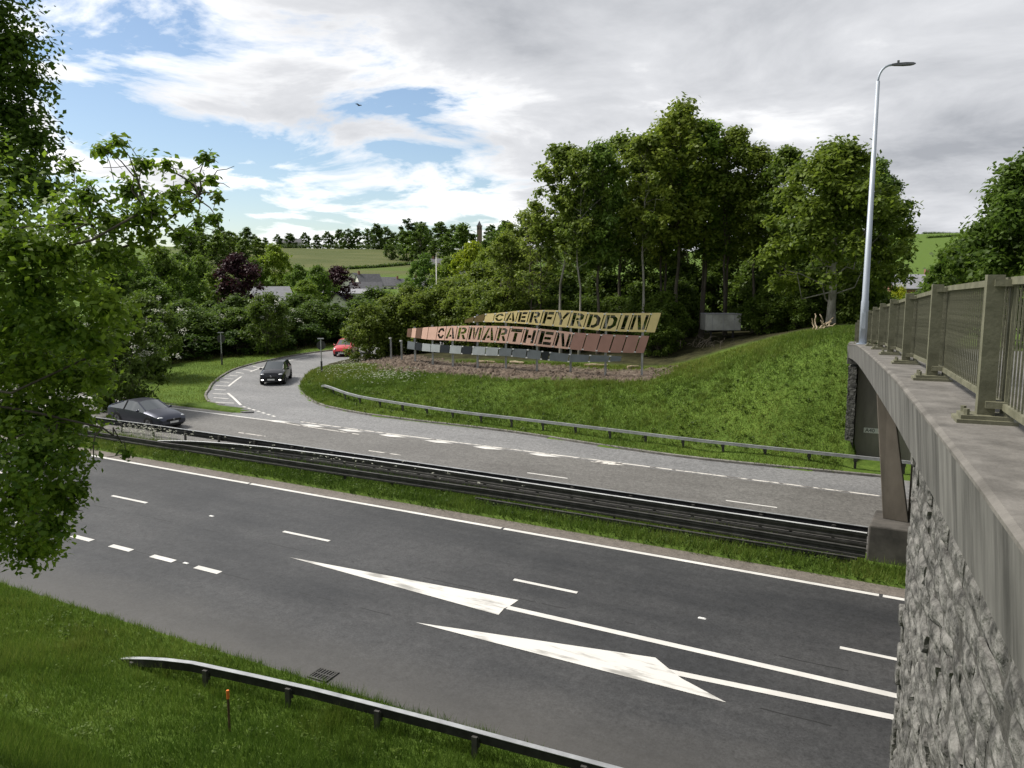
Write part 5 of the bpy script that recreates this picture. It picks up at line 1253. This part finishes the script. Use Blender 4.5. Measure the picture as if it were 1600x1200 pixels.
car('black hatchback with lit lamps coming down the slip road', (-42.6, 44.6), math.radians(-57), M['black_paint'], HATCH)
car('red hatchback half hidden by the bush on the slip road', (-47.9, 59.6), math.radians(-66), M['red_paint'], SMALL)

# ------------------------------------------------------------------ houses, church
def house(label, u, D, ztop, w, d, hw, hr, yaw, wall='white', roof='slate', chim=1, wins=3, gable_front=False, zb=None):
    x, y = at(u, D); zt_ = ztop; z0 = zt_ - hw - hr
    o = empty('house', (x, y, z0), label, 'house')
    a = HEAD + yaw; Mz = rotz(a)
    def W_(p): q = Mz @ Vector(p); return (q.x + x, q.y + y, q.z + z0)
    b = MB()
    Vv = [(-w / 2, -d / 2, -3), (w / 2, -d / 2, -3), (w / 2, d / 2, -3), (-w / 2, d / 2, -3), (-w / 2, -d / 2, hw), (w / 2, -d / 2, hw), (w / 2, d / 2, hw), (-w / 2, d / 2, hw), (-w / 2, 0, hw + hr - .1), (w / 2, 0, hw + hr - .1)]
    b.add([W_(p) for p in Vv], [(0, 1, 5, 4), (2, 3, 7, 6), (1, 2, 6, 9, 5), (3, 0, 4, 8, 7)])
    b.build('wall', M[wall], o)
    e = .35; k = hr / (d / 2); t = .14
    for s in (-1, 1):
        b = MB(); q = [(-w / 2 - e, s * (d / 2 + e), hw - e * k), (w / 2 + e, s * (d / 2 + e), hw - e * k), (w / 2 + e, 0, hw + hr), (-w / 2 - e, 0, hw + hr)]
        if s < 0: b.hexa([W_((p[0], p[1], p[2] - t + .1)) for p in q] + [W_((p[0], p[1], p[2] + .1)) for p in q])
        else: b.hexa([W_((p[0], p[1], p[2] - t + .1)) for p in q[::-1]] + [W_((p[0], p[1], p[2] + .1)) for p in q[::-1]])
        b.build('roof_slope', M[roof], o)
    for c in range(chim):
        b = MB().box(W_(((w / 2 - .7) * (1 if c else -1), 0, hw + hr + .3)), (.7, .6, 1.6), Mz); b.build('chimney', M['brick'], o)
    def window(px, py, pz, ww_, hh, face):
        n_ = {'f': (0, -1), 'r': (1, 0), 'l': (-1, 0)}[face]
        c = (px + n_[0] * .03, py + n_[1] * .03, pz)
        sz = (ww_ + .16, .06, hh + .16) if face == 'f' else (.06, ww_ + .16, hh + .16)
        wo = MB().box(W_(c), sz, Mz).build('window', M['white'], o)
        c2 = (px + n_[0] * .055, py + n_[1] * .055, pz); sz2 = (ww_, .03, hh) if face == 'f' else (.03, ww_, hh)
        MB().box(W_(c2), sz2, Mz).build('pane', M['pane'], wo)
    for k_ in range(wins):
        window((k_ + .5) / wins * w - w / 2, -d / 2, hw * .72, 1.1, 1.1, 'f')
        if hw > 4: window((k_ + .5) / wins * w - w / 2, -d / 2, hw * .28, 1.2, 1.3, 'f')
    for fc, sx in (('r', 1), ('l', -1)):
        window(sx * w / 2, 0, hw * .75, 1.0, 1.1, fc)
    return o
house('white bungalow with pale grey roof behind the hedge', 424, 170, 8.5, 8.0, 7.0, 2.8, 2.6, .55, roof='slate_pale', chim=0)
house('white gabled house beside the copper beech', 556, 300, 12.8, 6, 8.5, 5, 3.6, 1.5, chim=0)
house('grey roofed white house right of the copper beech', 577, 280, 12.2, 8, 8, 5, 3.6, .5)
house('white house with wide slate roof at the field foot', 604, 300, 11.2, 8, 7, 4.5, 3.0, .1)
house('white house with large slate roof below its neighbours', 573, 235, 9.4, 9, 8, 3.8, 3.0, .25)
house('long low building with flat pale roof near the hedge', 545, 180, 7.9, 12, 6, 3.4, .9, .1, roof='slate_pale', chim=0, wins=4)
house('small white gable in front of the long low building', 531, 165, 7.2, 4, 5, 2.8, 1.8, 1.5, chim=0, wins=1)
house('cream house with slate roof left of the far lamp', 634, 300, 10.6, 7, 7, 4.4, 2.8, .3, wall='cream')
house('white house with steep roof beside the far lamp', 661, 290, 10.9, 6.5, 7, 4.4, 3.0, -.3)
house('cream villa among trees right of the far lamp', 705, 260, 14.5, 9, 8, 6, 2.6, .2, wall='cream')
house('white villa on the slope below the church', 690, 330, 19.0, 8, 8, 5, 2.6, -.2)
house('brick house with pale roofs beyond the bridge end', 1412, 160, 11.0, 9.5, 8, 4.0, 2.6, .1, wall='brick', roof='slate_pale', chim=2)
house('farm roof on the hill skyline', 458, 815, 53, 24, 12, 5, 4, .1, roof='slate', chim=0)
cx, cy = at(750, 880); zt_ = EYE + (439 - 347) / 1220 * 880; zb = T1(cx, cy)
ch = empty('church', (cx, cy, zb), 'distant church with square stone tower on the hilltop', 'church')
MB().box((cx, cy, zb + (zt_ - 6 - zb) / 2), (5.6, 5.6, zt_ - 6 - zb), rotz(HEAD)).build('tower', M['sandstone'], ch)
MB().box((cx, cy, zt_ - 5.7), (6.4, 6.4, .6), rotz(HEAD)).build('parapet', M['sandstone'], ch)
q = MB(); Mz = rotz(HEAD); P4 = [Mz @ Vector((sx * 2.6, sy * 2.6, 0)) for sx, sy in ((-1, -1), (1, -1), (1, 1), (-1, 1))]
q.add([(p.x + cx, p.y + cy, zt_ - 5.4) for p in P4] + [(cx, cy, zt_)], [(0, 1, 4), (1, 2, 4), (2, 3, 4), (3, 0, 4)]).build('spire', M['slate'], ch)
nv = Mz @ Vector((11, 0, 0)); MB().box((cx + nv.x, cy + nv.y, zb + 4), (16, 8, 14), Mz).build('nave', M['sandstone'], ch)
for k in (-1, 1):
    w_ = Mz @ Vector((k * 1.2, -2.82, 0)); MB().box((cx + w_.x, cy + w_.y, zt_ - 8.5), (1.0, .1, 2.4), Mz).build('belfry_opening', M['dark_plastic'], ch)
# a bird high over the road
bx, by = plan((570 - 800) / 1220 * 80, 80); bz = EYE + (439 - 177) / 1220 * 80
b = MB(); b.tube([(bx - .22, by, bz), (bx, by, bz + .03), (bx + .2, by, bz + .02)], [.01, .07, .03], 8)
b.add([(bx - .08, by, bz + .04), (bx + .1, by, bz + .04), (bx + .02, by - .28, bz + .16), (bx - .1, by - .55, bz + .08)], [(0, 1, 2, 3)])
b.add([(bx - .08, by, bz + .04), (bx + .1, by, bz + .04), (bx + .02, by + .28, bz + .16), (bx - .1, by + .55, bz + .08)], [(3, 2, 1, 0)])
tag(b.build('bird', M['dark_plastic']), 'small dark bird flying high over the slip road', 'bird')
